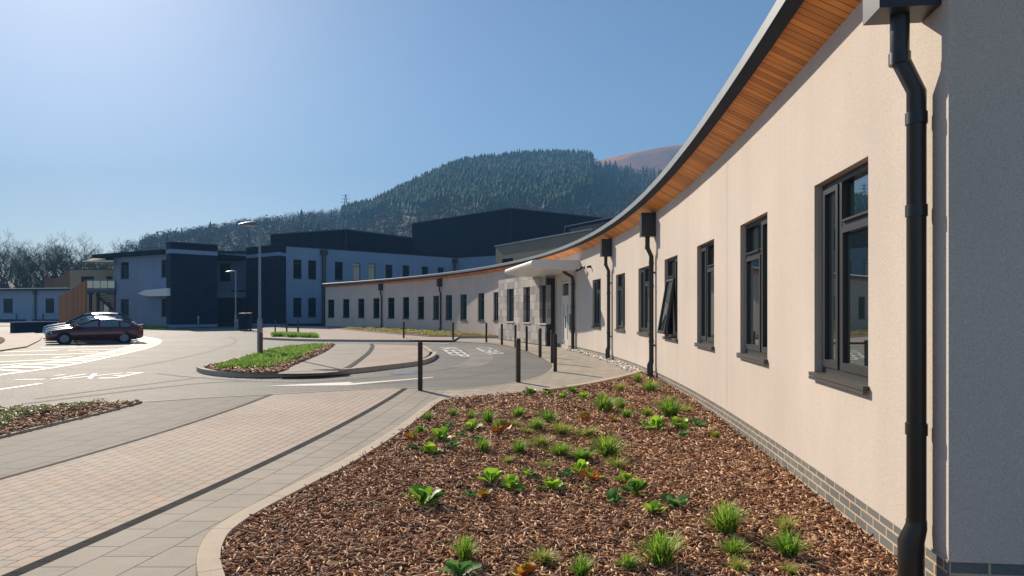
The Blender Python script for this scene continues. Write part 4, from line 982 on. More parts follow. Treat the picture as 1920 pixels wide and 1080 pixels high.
hill('wooded_hill', np.linspace(-900, 3000, 157), np.r_[np.linspace(0, 1, 26), 1.15, 1.35, 1.6], hz, mat('hill_floor', (.045,.045,.028), .95, speck=(.08,.35), var=(.01,.3)))
MR = [(600,420),(900,340),(1060,315),(1113,304),(1171,289),(1230,278),(1280,270),(1400,262),(1700,300),(2600,420)]
def mz(x, t):
    Y = 680+(1020-680)*t; zr = ZY(float(np.interp(x, [p[0] for p in MR], [p[1] for p in MR])), 1020)
    z = zr*(t**.75 if t <= 1 else 1-.6*(t-1)); return (x-960)/F*Y, Y, z+6*math.sin(x*.03+t*9)*min(t, 1)*(1 if t < .95 else 0)
hill('moorland_hill', np.linspace(560, 2600, 90), np.r_[np.linspace(0, 1, 20), 1.1, 1.2], mz, mat('moor_bracken', (.34,.12,.05), .95, speck=(.03,.4), var=(.008,.35)))
def conifers(n, sel, name, label, h=(4, 11), pal=((.018,.045,.03),(.035,.08,.035),(.012,.03,.026),(.05,.085,.035),(.02,.06,.045)), tmin=.1, xr=(150, 1500), tpow=1.):
    V = []; C = []; Fc = []; cnt = 0; k = 0; vb = 0
    while cnt < n and k < n*20:
        k += 1; x = rng.uniform(*xr); t = rng.uniform(tmin, 1.0)**tpow
        if not sel(x, t): continue
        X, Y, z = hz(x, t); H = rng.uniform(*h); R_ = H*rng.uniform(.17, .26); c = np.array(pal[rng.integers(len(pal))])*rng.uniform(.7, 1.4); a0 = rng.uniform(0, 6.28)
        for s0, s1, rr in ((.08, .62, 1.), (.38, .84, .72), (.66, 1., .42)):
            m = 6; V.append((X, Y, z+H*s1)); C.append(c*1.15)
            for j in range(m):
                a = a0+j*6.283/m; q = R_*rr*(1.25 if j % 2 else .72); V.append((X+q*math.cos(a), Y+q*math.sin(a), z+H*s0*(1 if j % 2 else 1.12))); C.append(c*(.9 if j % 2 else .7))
            for j in range(m): Fc.append((vb, vb+1+j, vb+1+(j+1) % m))
            vb += m+1; a0 += .5
        cnt += 1
    o = np_mesh(name, np.array(V), np.array(Fc), M_wood, np.array(C)); return props(o, label, 'wood', None, 'stuff')
cony = lambda x: float(np.interp(x, [640, 760, 860, 1000, 1110], [.86, .72, .5, .42, .5]))
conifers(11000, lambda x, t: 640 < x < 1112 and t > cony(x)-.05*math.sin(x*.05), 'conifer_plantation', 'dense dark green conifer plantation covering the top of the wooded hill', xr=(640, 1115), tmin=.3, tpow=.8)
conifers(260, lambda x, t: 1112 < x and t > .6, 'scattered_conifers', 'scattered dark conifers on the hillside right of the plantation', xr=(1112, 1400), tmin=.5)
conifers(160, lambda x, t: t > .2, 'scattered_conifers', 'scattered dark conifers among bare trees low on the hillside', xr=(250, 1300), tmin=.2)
def broadleaf(n, name, label, sel, pal, xr, h=(7, 12), tmin=.05, kf=34, tsz=1.):
    V = []; C = []; Fc = []; vb = 0; cnt = 0; k = 0
    while cnt < n and k < n*20:
        k += 1; x = rng.uniform(*xr); t = rng.uniform(tmin, 1.01)
        if not sel(x, t): continue
        X, Y, z = hz(x, t); H = rng.uniform(*h); c0 = np.array(pal[rng.integers(len(pal))])*rng.uniform(.7, 1.35)
        P_ = rng.normal(0, 1, (kf, 3)); P_ /= np.linalg.norm(P_, axis=1)[:,None]; P_ *= (rng.random((kf,1))**.45)
        ctr = np.array([X, Y, z+H*.56])+P_*np.array([H*.36, H*.36, H*.44]); D = rng.normal(0, 1, (kf, 3, 3))*H*.075*tsz
        V.append((ctr[:,None,:]+D).reshape(-1,3)); C.append(np.repeat(c0*rng.uniform(.75, 1.25, (kf,1)), 3, axis=0)); Fc.append(np.arange(vb, vb+kf*3).reshape(-1,3)); vb += kf*3
        r_ = H*.02; V.append(np.array([(X-r_, Y, z-.5), (X+r_, Y, z-.5), (X, Y+r_, z+H*.6)])); C.append(np.tile([(.05,.045,.04)], (3,1))); Fc.append(np.array([[vb, vb+1, vb+2]])); vb += 3
        cnt += 1
    o = np_mesh(name, np.concatenate(V), np.concatenate(Fc), M_wood, np.concatenate(C)); return props(o, label, 'wood', None, 'stuff')
bare = ((.10,.085,.06),(.13,.10,.065),(.075,.075,.06),(.15,.105,.075))
broadleaf(5500, 'bare_woodland', 'bare winter woodland covering the lower slopes of the hill', lambda x, t: (t < .12 if x < 200 else t < .12+(x-200)/80 if x < 270 else x < 640 or x > 1112 or t < cony(x)+.06), bare, (60, 1500), h=(5, 9), kf=30, tsz=.75)
broadleaf(330, 'bare_woodland', 'uneven line of trees along the left part of the ridge', lambda x, t: t > .97 and 225 < x < 760, bare+((.05,.06,.035),), (215, 760), h=(3.5, 9), tmin=.97, kf=110, tsz=.42)
# pylon on the ridge
X, Y, z = hz(648, 1.0); mb = MB(); H = 17
for sx, sy in ((-1,-1),(1,-1),(1,1),(-1,1)): mb.tube([(sx*2, sy*2, 0), (sx*.5, sy*.5, H*.75), (0, 0, H)], .16, 4)
for zz, w in ((H*.62, 4), (H*.76, 3.4), (H*.9, 2.6)): mb.tube([(-w, 0, zz), (w, 0, zz)], .15, 4)
for i in range(5):
    z0, z1 = H*.13*i, H*.13*(i+1); a = 2-1.5*z0/(H*.75); b = 2-1.5*z1/(H*.75); mb.tube([(-a,-a,z0),(b,-b,z1)], .09, 3); mb.tube([(a,-a,z0),(-b,-b,z1)], .09, 3)
t = mb.build('pylon', M_galv, None, org=(0,0,0)); t.location = (X, Y, z-.5); props(t, 'small lattice electricity pylon on the wooded ridge above the lamp post', 'pylon')

# ---------------------------------------------------------------- bare trees at the left
def tree_mesh(seed, H, spread=.33):
    r_ = random.Random(seed); segs = []; tw = []
    def grow(p, d, L_, r, lev):
        n = 3 if lev < 3 else 2; pts = [p]; 
        for i in range(n):
            d = (d+Vector((r_.gauss(0,.13), r_.gauss(0,.13), r_.gauss(.06,.08)))).normalized(); p = p+d*L_/n; pts.append(p)
        (segs if lev < 3 else tw).append((pts, r, r*.62))
        if lev >= 6: return
        k = {0: 7, 1: 4, 2: 3, 3: 3, 4: 3, 5: 2}[lev]
        for i in range(k):
            f = r_.uniform(.35, 1.0) if lev else r_.uniform(.3, 1.0); q = pts[0].lerp(pts[-1], f); j = min(n-1, int(f*n)); q = pts[j].lerp(pts[j+1], f*n-j)
            a = r_.uniform(0, 6.283); sp = r_.uniform(.35, .95); side = Vector((math.cos(a), math.sin(a), 0)); dd = (d*math.cos(sp)+side*math.sin(sp)+Vector((0,0,.22))).normalized()
            grow(q, dd, L_*r_.uniform(.48, .78)*(1 if lev else .75), r*.5, lev+1)
    grow(Vector((0,0,-.3)), Vector((0,0,1)), H*.62, H*.018, 0)
    def mesh(S_, name, m, n):
        V = []; Fc = []
        for pts, r0, r1 in S_:
            b = len(V)
            for i, p in enumerate(pts):
                r = max(.011, r0+(r1-r0)*i/(len(pts)-1)); t = (pts[min(i+1, len(pts)-1)]-pts[max(0, i-1)]).normalized(); e1 = t.orthogonal().normalized(); e2 = t.cross(e1)
                V += [tuple(p+(e1*math.cos(6.283*k/n)+e2*math.sin(6.283*k/n))*r) for k in range(n)]
            for i in range(len(pts)-1):
                for k in range(n): Fc.append((b+i*n+k, b+i*n+(k+1) % n, b+(i+1)*n+(k+1) % n, b+(i+1)*n+k))
        me = bpy.data.meshes.new(name); me.from_pydata(V, [], Fc); me.materials.append(m); return me
    return mesh(segs, 'trunk', M_bark, 6), mesh(tw, 'crown', M_twig, 3)
TM = [tree_mesh(i*13+5, 14) for i in range(4)]
TR = [(-18,437,118),(10,440,126),(28,428,122),(47,441,130),(62,446,120),(80,452,128),(97,438,118),(110,449,132),(122,431,121),(138,441,134),(150,434,118),(166,448,126),(180,455,132),(195,443,120),(212,454,135),(228,458,142),(246,450,138),(262,458,148)]
tdesc = ['half cut off by the left frame edge','second tree from the left frame edge','tallest of the leftmost clump','right side of the leftmost clump','short, between two taller clumps','lowest in the dip of the tree line','upright, left of the broad pair','slender, behind the broad pair','broad crown, highest in the middle of the row','slender, just right of the broad crown','broad, above the cedar screens','medium, above the left end of the taupe block','low, right of the broad trees','tall, over the thin dark roof edge','medium, behind the flat dark roof','small, over the middle of the dark roof','rounded, near the foot of the hill','rightmost and smallest, at the foot of the hill']
for i, (x, yt, Y) in enumerate(TR):
    X = (x-960)/F*Y; z0 = .1; H = ZY(yt, Y)-z0; t = empty('bare_tree', (X, Y, z0), 'bare winter tree, '+tdesc[i], 'tree', 'bare trees behind the left buildings', rz=i*1.7)
    a, b = TM[i % 4]; 
    mz_ = max(v.co.z for v in b.vertices) if i < 4 else TMZ[i % 4]
    if i == 0: TMZ = [max(v.co.z for v in q[1].vertices) for q in TM]
    k = H/TMZ[i % 4]; t.scale = (k*1.1, k*1.1, k)
    for me in (a, b):
        o = bpy.data.objects.new(me.name, me); S.collection.objects.link(o); o.parent = t
broad = []
def thicket(n, name, label, x0, x1, Y0, Y1, h, pal, kf=60, sz=.07):
    V = []; C = []; Fc = []; vb = 0
    for i in range(n):
        x = rng.uniform(x0, x1); Y = rng.uniform(Y0, Y1); X = (x-960)/F*Y; H = rng.uniform(*h); c0 = np.array(pal[rng.integers(len(pal))])*rng.uniform(.7, 1.3)
        P_ = rng.normal(0, 1, (kf, 3)); P_ /= np.linalg.norm(P_, axis=1)[:,None]; P_ *= (rng.random((kf,1))**.4)
        ctr = np.array([X, Y, H*.5])+P_*np.array([H*.42, H*.42, H*.5]); D = rng.normal(0, 1, (kf, 3, 3))*H*sz
        V.append((ctr[:,None,:]+D).reshape(-1,3)); C.append(np.repeat(c0*rng.uniform(.75, 1.25, (kf,1)), 3, axis=0)); Fc.append(np.arange(vb, vb+kf*3).reshape(-1,3)); vb += kf*3
    o = np_mesh(name, np.concatenate(V), np.concatenate(Fc), M_wood, np.concatenate(C)); return props(o, label, 'undergrowth', None, 'stuff')
thicket(260, 'undergrowth', 'dark tangled undergrowth beneath the bare trees at the left', -200, 420, 124, 150, (3.5, 7.5), ((.05,.055,.03),(.07,.06,.035),(.035,.045,.03)), 70, .06)

# ---------------------------------------------------------------- cars
M_rim = mat('alloy_rim', (.16,.19,.23), .4, .5, metal=.5)
def car(label, col, loc, heading, kind=0, L_=4.45, Wd=1.72, H=1.42, sc=.92):
    t = empty('parked_car', loc, label, 'car', 'cars parked in the bays', rz=heading)
    t.scale = (sc, sc, sc*.94)
    pm = bpy.data.materials.new('car_paint'); pm.use_nodes = True; b = pm.node_tree.nodes["Principled BSDF"]; b.inputs["Base Color"].default_value = (*col, 1); b.inputs["Roughness"].default_value = .28; b.inputs["Metallic"].default_value = .2; b.inputs["Coat Weight"].default_value = 1; b.inputs["Coat Roughness"].default_value = .06
    # lower body: stations along x (front is -x): (x, half width, bottom z, belt z)
    st = [(-2.2,.52,.36,.56),(-2.16,.66,.27,.66),(-2.0,.78,.22,.73),(-1.7,.83,.2,.79),(-1.25,.85,.2,.865),(-.95,.86,.2,.90),(-.3,.865,.2,.92),(.6,.865,.2,.945),(1.3,.86,.2,.96),(1.75,.84,.22,.97),(2.05,.79,.26,.96),(2.2,.70,.32,.88),(2.24,.60,.40,.72)]
    if kind == 1: st = [(a, b_, c, d+(.05 if a > -1 else .0)) for a, b_, c, d in st]
    rings = []
    for x, w, zb, zt in st:
        zm = (zb+zt)/2
        rings.append([(x,-w*.86,zb),(x,-w*.98,zb+.12),(x,-w,zm),(x,-w*.97,zt-.08),(x,-w*.88,zt),(x,-w*.45,zt+.035),(x,0,zt+.045),(x,w*.45,zt+.035),(x,w*.88,zt),(x,w*.97,zt-.08),(x,w,zm),(x,w*.98,zb+.12),(x,w*.86,zb)])
    mb = MB(); n = len(rings[0])
    for i in range(len(rings)-1):
        for j in range(n): mb.face([rings[i][j], rings[i+1][j], rings[i+1][(j+1) % n], rings[i][(j+1) % n]])
    mb.face(rings[0]); mb.face(rings[-1][::-1])
    body = mb.build('body', pm, t, org=(0,0,0), smooth=True, merge=True)
    # cabin shell (roof and pillars) and glass
    roof = [(-1.05,.74,.90),(-.62,.68,1.14),(-.2,.60,1.34),(.2,.57,1.41),(.75,.56,1.42),(1.25,.57,1.33),(1.7,.63,1.16),(2.02,.68,.98)] if kind == 0 else [(-1.15,.76,.93),(-.7,.70,1.18),(-.3,.63,1.40),(.1,.61,1.50),(.8,.60,1.53),(1.4,.60,1.49),(1.85,.63,1.30),(2.12,.68,1.0)]
    mb = MB(); R2_ = []
    for x, w, z in roof:
        bz = .88; wb = .80
        R2_.append([(x,-wb,bz),(x,-(wb*.45+w*.55),bz+(z-bz)*.55),(x,-w,z-.06*min(1,(z-.85)*3)),(x,-w*.6,z),(x,0,z+.02),(x,w*.6,z),(x,w,z-.06*min(1,(z-.85)*3)),(x,(wb*.45+w*.55),bz+(z-bz)*.55),(x,wb,bz)])
    for i in range(len(R2_)-1):
        for j in range(8): mb.face([R2_[i][j], R2_[i+1][j], R2_[i+1][j+1], R2_[i][j+1]])
    mb.build('cabin', pm, t, org=(0,0,0), smooth=True, merge=True)
    def side(xa, xb, s, name='side_window', za=.95, inset=.07):
        # quad on the cabin side between stations
        zr = lambda x: float(np.interp(x, [r[0] for r in roof], [r[2] for r in roof]))-.11
        wr = lambda x, z: (lambda w, zt: .80+(w-.80)*max(0, (z-.88)/(zt-.88)))(float(np.interp(x, [r[0] for r in roof], [r[1] for r in roof])), zr(x)+.08)+.012
        N = 4; mb = MB(); xs = [xa+(xb-xa)*k/N for k in range(N+1)]
        for x0, x1 in zip(xs[:-1], xs[1:]):
            z0, z1 = max(za+.01, zr(x0)), max(za+.01, zr(x1))
            q = [(x0, s*wr(x0, za), za), (x1, s*wr(x1, za), za), (x1, s*wr(x1, z1), z1), (x0, s*wr(x0, z0), z0)]
            mb.face(q if s < 0 else q[::-1])
        return mb.build(name, M_glassg, body, org=(0,0,0))
    for s in (-1, 1):
        side(-.78, .12, s); side(.22, 1.05, s); side(1.15, 1.6, s)
        mb = MB(); mb.box(-.85, -.68, s*.80 if s > 0 else -.98, .98 if s > 0 else -.80, .93, 1.03); mb.build('door_mirror', M_char, t, org=(0,0,0))
        for xw in (-1.36, 1.32):
            mb = MB(); mb.tube([(xw, s*.66, .31), (xw, s*.845, .31)], .31, 20); wh = mb.build('wheel', M_char, t, org=(0,0,0))
            mb = MB(); mb.tube([(xw, s*.846, .31), (xw, s*.862, .31)], .205, 14); mb.build('rim', M_rim, wh, org=(0,0,0))
            mb = MB(); mb.tube([(xw, s*.70, .33), (xw, s*.866-s*.012, .33)], .36, 20); mb.build('wheel_arch', M_dark, body, org=(0,0,0))
        mb = MB(); mb.hexa([(-2.13,s*.45,.56),(-2.13,s*.68,.56),(-1.9,s*.80,.6),(-1.9,s*.6,.6),(-2.15,s*.45,.66),(-2.1,s*.66,.68),(-1.9,s*.79,.71),(-1.9,s*.6,.71)]); mb.build('headlight', M_glass, t, org=(0,0,0))
        mb = MB(); mb.box(2.02, 2.2, s*.62 if s > 0 else -.80, .80 if s > 0 else -.62, .70, .90); mb.build('tail_light', mat('red_lens', (.45,.03,.015), .3), t, org=(0,0,0))
    for nm, (a, b_) in (('windscreen', (0, 3)), ('rear_window', (5, 7))):
        mb = MB(); ra, rb = R2_[a], R2_[b_]
        ks = range(a, b_)
        for k in ks:
            A, B_ = R2_[k], R2_[k+1]; e = .012
            mb.face([(A[3][0], A[2][1]*.93, A[3][2]+e-.02), (B_[3][0], B_[2][1]*.93, B_[3][2]+e-.02), (B_[4][0], 0, B_[4][2]+e), (A[4][0], 0, A[4][2]+e)])
            mb.face([(A[4][0], 0, A[4][2]+e), (B_[4][0], 0, B_[4][2]+e), (B_[5][0], B_[6][1]*.93, B_[5][2]+e-.02), (A[5][0], A[6][1]*.93, A[5][2]+e-.02)])
        mb.build(nm, M_glass, body, org=(0,0,0))
    if kind == 0: mb = MB(); mb.hexa([(2.0,-.6,.99),(2.25,-.6,1.02),(2.25,.6,1.02),(2.0,.6,.99),(2.0,-.6,1.02),(2.25,-.6,1.06),(2.25,.6,1.06),(2.0,.6,1.02)]); mb.build('spoiler', pm, t, org=(0,0,0))
    return t
cf, cr = G(125.5, 645.5), G(225, 641.5); hd = math.atan2(cr[1]-cf[1], cr[0]-cf[0]); cc_ = ((cf[0]+cr[0])/2, (cf[1]+cr[1])/2)
hd = math.atan2(.52, .85)
ux, uy = math.cos(hd), math.sin(hd)
for i, (lab, col, dn, da, kd, sc) in enumerate([('dark red hatchback, nearest of the parked cars', (.11,.006,.007), 0, 0, 0, .93), ('dark silver-grey saloon, second of the parked cars', (.10,.12,.14), 2.5, -.0, 0, .93),
    ('pale silver car with a curved roof, third of the parked cars', (.20,.24,.27), 5.0, .1, 0, .98), ('black estate car with roof rails, farthest of the parked cars', (.03,.035,.045), 7.6, .2, 1, 1.06)]):
    x = cc_[0]+.05-.566*dn*1.2+ux*da; y = cc_[1]+.824*dn*1.2+uy*da
    c = car(lab, col, (x, y, gz(y)), hd, kd, sc=sc)
    if i == 3:
        for s in (-1, 1): mb = MB(); mb.tube([(-.2,s*.62,1.52),(0,s*.62,1.57),(1.4,s*.62,1.56),(1.6,s*.62,1.5)], .022, 6); mb.build('roof_rail', M_galv, c, org=(0,0,0))

# ---------------------------------------------------------------- planting
def blades(n, R_, H, w, pal, seed, lean=.9, flat=False):
    g = np.random.default_rng(seed); V = []; C = []; Fc = []
    pal = np.array(pal)
    for i in range(n):
        a = g.uniform(0, 6.283); b = g.uniform(0, 6.283); r0 = R_*.22*math.sqrt(g.random()); h = H*g.uniform(.5, 1.1); ln = lean*g.uniform(.15, 1.)*R_
        x0, y0 = r0*math.cos(b), r0*math.sin(b); dx, dy = math.cos(a), math.sin(a); px_, py_ = -dy*w/2, dx*w/2; c = pal[g.integers(len(pal))]*g.uniform(.7, 1.35); v0 = len(V)
        for k, (f, ww) in enumerate(((0, 1), (.4, .9), (.75, .6), (1, .12))):
            ox = x0+dx*ln*f**1.6; oy = y0+dy*ln*f**1.6; z = h*(f-.38*(ln/R_)*f**2.2)
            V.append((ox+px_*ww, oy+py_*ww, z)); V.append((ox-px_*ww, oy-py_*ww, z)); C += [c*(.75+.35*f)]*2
            if k: Fc.append((v0+2*k-2, v0+2*k-1, v0+2*k+1, v0+2*k))
    return np.array(V), np.array(Fc), np.array(C)
GP = [(.26,.46,.05),(.36,.58,.07),(.16,.32,.04)]; GY = [(.42,.50,.08),(.52,.48,.13),(.32,.44,.07),(.60,.44,.18)]
def meshof(name, V, Fc, C, m):
    o = np_mesh(name, V, Fc, m, C); me = o.data; bpy.data.objects.remove(o); return me
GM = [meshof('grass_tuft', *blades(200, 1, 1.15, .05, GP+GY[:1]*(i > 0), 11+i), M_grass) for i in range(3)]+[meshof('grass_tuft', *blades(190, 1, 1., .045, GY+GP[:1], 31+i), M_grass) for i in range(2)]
def leafplant(seed, pal, n=13, flower=None):
    g = random.Random(seed); V = []; C = []; Fc = []
    for i in range(n):
        a = i*2.4+g.uniform(-.3,.3); up = g.uniform(.45, 1.35); L_ = g.uniform(.6, 1.05); w = L_*g.uniform(.24,.34); st = g.uniform(.05,.22); c = np.array(g.choice(pal))*g.uniform(.7,1.35)
        d = Vector((math.cos(a)*math.cos(up), math.sin(a)*math.cos(up), math.sin(up))); sd = Vector((-math.sin(a), math.cos(a), 0)); nn = sd.cross(d)*-1
        roll = g.uniform(-.5,.5); sd2 = sd*math.cos(roll)+nn*math.sin(roll); nn2 = nn*math.cos(roll)-sd*math.sin(roll); v0 = len(V); rows = [(0,.06),(.25,.35),(.42,.5),(.6,.95),(.78,1.),(.93,.7),(1.02,.2)]
        for k, (f, ww) in enumerate(rows):
            bend = -.5*f*f*L_*.55; p = d*(st+L_*f)+Vector((0,0,1))*bend*math.cos(up)
            e = w*ww; rf = .10*e*math.sin(k*2.1+i)
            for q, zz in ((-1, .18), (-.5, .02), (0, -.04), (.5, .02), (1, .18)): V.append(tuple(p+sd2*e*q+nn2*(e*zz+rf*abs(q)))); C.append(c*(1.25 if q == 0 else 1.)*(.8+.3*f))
            if k:
                for q in range(4): Fc.append((v0+(k-1)*5+q, v0+(k-1)*5+q+1, v0+k*5+q+1, v0+k*5+q))
    V = np.array(V); V[:,2] = np.maximum(V[:,2], .02); return V, np.array(Fc), np.array(C)
LG = [(.18,.38,.03),(.28,.52,.04),(.09,.22,.03),(.40,.56,.06)]; LD = [(.06,.17,.045),(.09,.24,.07),(.16,.34,.08)]; LO = [(.5,.3,.03),(.2,.34,.05),(.45,.12,.03),(.3,.4,.05)]
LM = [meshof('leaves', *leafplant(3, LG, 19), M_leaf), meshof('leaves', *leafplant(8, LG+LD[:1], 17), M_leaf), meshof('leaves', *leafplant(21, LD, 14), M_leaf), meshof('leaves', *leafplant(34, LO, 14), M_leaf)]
def flowerm(col, seed):
    g = np.random.default_rng(seed); mb = MB(); V = []; C = []; Fc = []
    for i in range(26):
        p = g.normal(0, 1, 3); p /= np.linalg.norm(p); c = np.array((0,0,.62))+p*.13; t = g.normal(0,1,(3,3))*.055; v0 = len(V)
        for k in range(3): V.append(c+t[k]); C.append(np.array(col)*g.uniform(.6,1.4))
        Fc.append((v0, v0+1, v0+2))
    for a in range(3):
        v0 = len(V); b = (a+1) % 3; V += [np.array((.02*math.cos(a*2.1), .02*math.sin(a*2.1), 0)), np.array((.02*math.cos(b*2.1), .02*math.sin(b*2.1), 0)), np.array((0,0,.6))]; C += [np.array((.25,.06,.05))]*3; Fc.append((v0, v0+1, v0+2))
    return meshof('flower_head', np.array(V), np.array(Fc), np.array(C), M_leaf)
FM = [flowerm((.5,.06,.22), 1), flowerm((.6,.02,.02), 2)]
def Z3(x, y): return (740+x/3.177, 740+y/3.177)
def R5(x, y): return (1100+x/2.341, 700+y/2.341)
# (kind, x, y of the foot, width px, label); kind: leaf variety or g grass / y yellowish grass; fl flower
PL = [
('l3',*Z3(97,266),24,'yellow-green leafy plant hugging the kerb, leftmost of the bed','' ), ('l1',*Z3(150,226),22,'small leafy plant right behind the leftmost plant by the kerb',''),
('l0',*Z3(270,272),34,'tall bright leafy plant behind the pink-flowered one near the kerb',''), ('l0',*Z3(217,352),37,'bright leafy plant with a pink flower head, nearest of the cluster by the kerb','p'),
('l2',*Z3(115,318),18,'low dark leafy plant left of the pink-flowered one near the kerb',''), ('l2',*Z3(348,318),20,'small dark leafy plant right of the pink-flowered cluster by the kerb',''),
('l2',*Z3(316,200),20,'blue-green leafy plant in the back left of the bed',''), ('l0',*Z3(466,208),30,'leafy plant with a reddish stem behind the orange-edged one','p'),
('l2',*Z3(500,274),22,'blue-green upright leafy plant left of the orange-edged one',''), ('l2',*Z3(402,250),20,'small teal leafy plant between two cluster plants at the back left',''),
('l3',*Z3(634,230),32,'orange-edged leafy plant in the back middle of the bed',''), ('l1',*Z3(162,662),66,'big broad-leaved plant standing alone on the left of the bed',''),
('l2',*Z3(450,608),26,'dark round-leaved plant, left one of a touching pair in mid bed',''), ('l3',*Z3(530,614),32,'olive round-leaved plant, right one of a touching pair in mid bed',''),
('l0',*Z3(575,524),36,'leafy plant with a small pink flower above the touching pair','p'), ('l0',*Z3(692,566),38,'bright leafy plant with grey-green lower leaves in mid bed',''),
('l1',*Z3(797,490),34,'leafy plant with a dark centre in the middle of the bed','p'), ('l0',*Z3(950,568),42,'tall leafy plant with a pink flower at its left in the bed centre','p'),
('l2',*Z3(1016,500),28,'blue-green leafy plant tucked behind the tall one in the bed centre',''), ('l0',*Z3(1096,468),34,'light green spreading plant behind the bed centre',''),
('l3',*Z3(1180,514),40,'olive-green spreading plant right of the bed centre',''), ('l0',*Z3(1145,562),14,'tiny bright seedling below the olive spreading plant',''),
('l0',*Z3(1376,518),32,'bright leafy plant, rear one of two with a pink flower between them','p'), ('l1',*Z3(1430,588),42,'leafy plant, front one of two with a pink flower between them',''),
('l2',*Z3(1310,644),34,'dark shaded leafy plant left of the pale broad-leaved pair',''), ('l0',*Z3(1540,706),38,'bright yellow-green leafy plant at the foot of the pale broad-leaved one',''),
('l2',*Z3(1672,668),44,'pale grey-green broad-leaved plant, tall, on the right of the bed',''), ('l1',*Z3(1488,188),20,'small leafy plant, leftmost of the row below the far wall tufts',''),
('l0',*Z3(1562,208),34,'bright leafy plant, second of the row below the far wall tufts',''), ('l0',*Z3(1690,200),34,'leafy plant with a pink flower in the row below the far wall tufts','p'),
('l2',*Z3(1790,184),28,'grey-green leafy plant, rightmost of the row below the far wall tufts',''), ('l2',*Z3(1725,248),20,'small grey-green plant in front of the far right row',''),
('l3',*Z3(1892,250),18,'small yellow-green plant closest to the brick plinth',''), ('l3',*Z3(1127,152),24,'plant with bright red leaves at the back of the bed','r'),
('l3',*Z3(1310,160),22,'small yellow leafy plant right of the red-leaved one',''), ('l2',*Z3(385,1082),60,'dark broad-leaved plant cut by the bottom frame edge',''),
('l3',*Z3(765,1084),44,'leafy plant with one orange leaf at the bottom frame edge',''), ('l1',992,741,22,'dark leafy plant with tiny flowers, left one on the far edge of the bed','p'),
('l1',1026,741.5,18,'small dark leafy plant, second on the far edge of the bed',''), ('l0',1056,747,20,'low yellow-green plant, third on the far edge of the bed',''),
('l1',1074,736,20,'plant with reddish flower buds against the pale kerb at the far edge','p'), ('l0',1096,748,18,'low leafy plant right of the flowering ones at the far edge',''),
('g',*Z3(205,152),22,'grass tuft nearest the kerb corner at the back left of the bed',''), ('g',*Z3(345,124),24,'grass tuft behind the blue-green plant at the back left',''),
('y',*Z3(455,134),28,'yellowish tuft at the back of the bed, third from the kerb corner',''), ('g',*Z3(560,168),32,'bright full grass tuft at the back, fourth from the kerb corner',''),
('g',*Z3(735,134),24,'round grass tuft at the back middle of the bed',''), ('y',*Z3(702,186),25,'low yellowish tuft just in front of the round back tuft',''),
('g',*Z3(915,158),34,'tall grass tuft behind the bed centre',''), ('g',*Z3(850,210),30,'deep green tuft left of the tall one behind the bed centre',''),
('y',*Z3(785,232),20,'small faded tuft left of the deep green one',''), ('y',*Z3(985,236),46,'broad straw-yellow tuft behind the bed centre',''),
('y',*Z3(1145,246),38,'straw-tipped tuft right of the broad yellow one',''), ('g',*Z3(530,338),36,'green tuft below the blue-green upright plant',''),
('g',*Z3(738,346),30,'thin green tuft in the left middle of the bed',''), ('y',*Z3(870,306),36,'flat spreading tuft left of the two tall front tufts',''),
('g',*Z3(992,362),38,'tall green tuft, left of the pair in the bed centre',''), ('g',*Z3(1125,392),40,'dense green tuft, right of the pair in the bed centre',''),
('g',*Z3(1272,366),50,'wide light green tuft right of the bed centre',''), ('y',*Z3(1328,436),34,'golden round tuft in front of the wide light green one',''),
('y',*Z3(680,408),28,'low yellow-green tuft, left one above the leafy middle row',''), ('y',*Z3(895,430),28,'low yellow-green tuft, right one above the leafy middle row',''),
('g',*Z3(1248,96),42,'wide tuft at the back right, left of a close pair',''), ('g',*Z3(1350,86),26,'upright tuft at the back right, right of a close pair',''),
('g',*Z3(1376,134),22,'small tuft just below the upright back right one',''), ('g',*Z3(1498,126),26,'tuft at the left end of the far wall group',''),
('g',*Z3(1640,134),60,'largest tuft of the far wall group',''), ('y',*Z3(1748,108),22,'small tuft at the right end of the far wall group',''),
('g',*Z3(420,990),56,'full green tuft near the bottom edge, left of centre',''), ('y',*Z3(880,998),54,'light green open tuft near the bottom edge, at centre',''),
('g',*Z3(1395,1034),44,'thin wispy tuft near the bottom edge, left of the widest one',''), ('g',*Z3(1592,1012),84,'widest tuft near the bottom edge of the bed',''),
('g',*Z3(1112,1086),50,'bright tuft cut by the bottom edge, right of centre',''), ('g',*R5(618,702),76,'long leaning tuft on the right with a straw-coloured end',''),
('g',*R5(650,794),52,'green tuft left of the big one by the right plinth',''), ('g',*R5(885,800),70,'big bright tuft close to the right brick plinth',''),
('y',*R5(872,690),44,'thin faded tuft behind the big bright one by the plinth',''), ('y',*R5(662,866),44,'wispy tuft in the lower right, below the green tuft',''),
('y',*R5(895,878),40,'pale wispy tuft in the lower right corner of the bed',''), ('g',1220,734,34,'tuft against the foot of the second downpipe',''),
('g',1194,717,24,'tuft at the tip of the kerb where it meets the wall',''), ('y',1162,734,28,'tuft along the far kerb, left of the tip tuft',''), ('y',1128,746,20,'small tuft along the far kerb, leftmost there',''),
('g',1340,820,22,'single green tuft alone in the mulch near the plinth',''),
]
bedz = .045
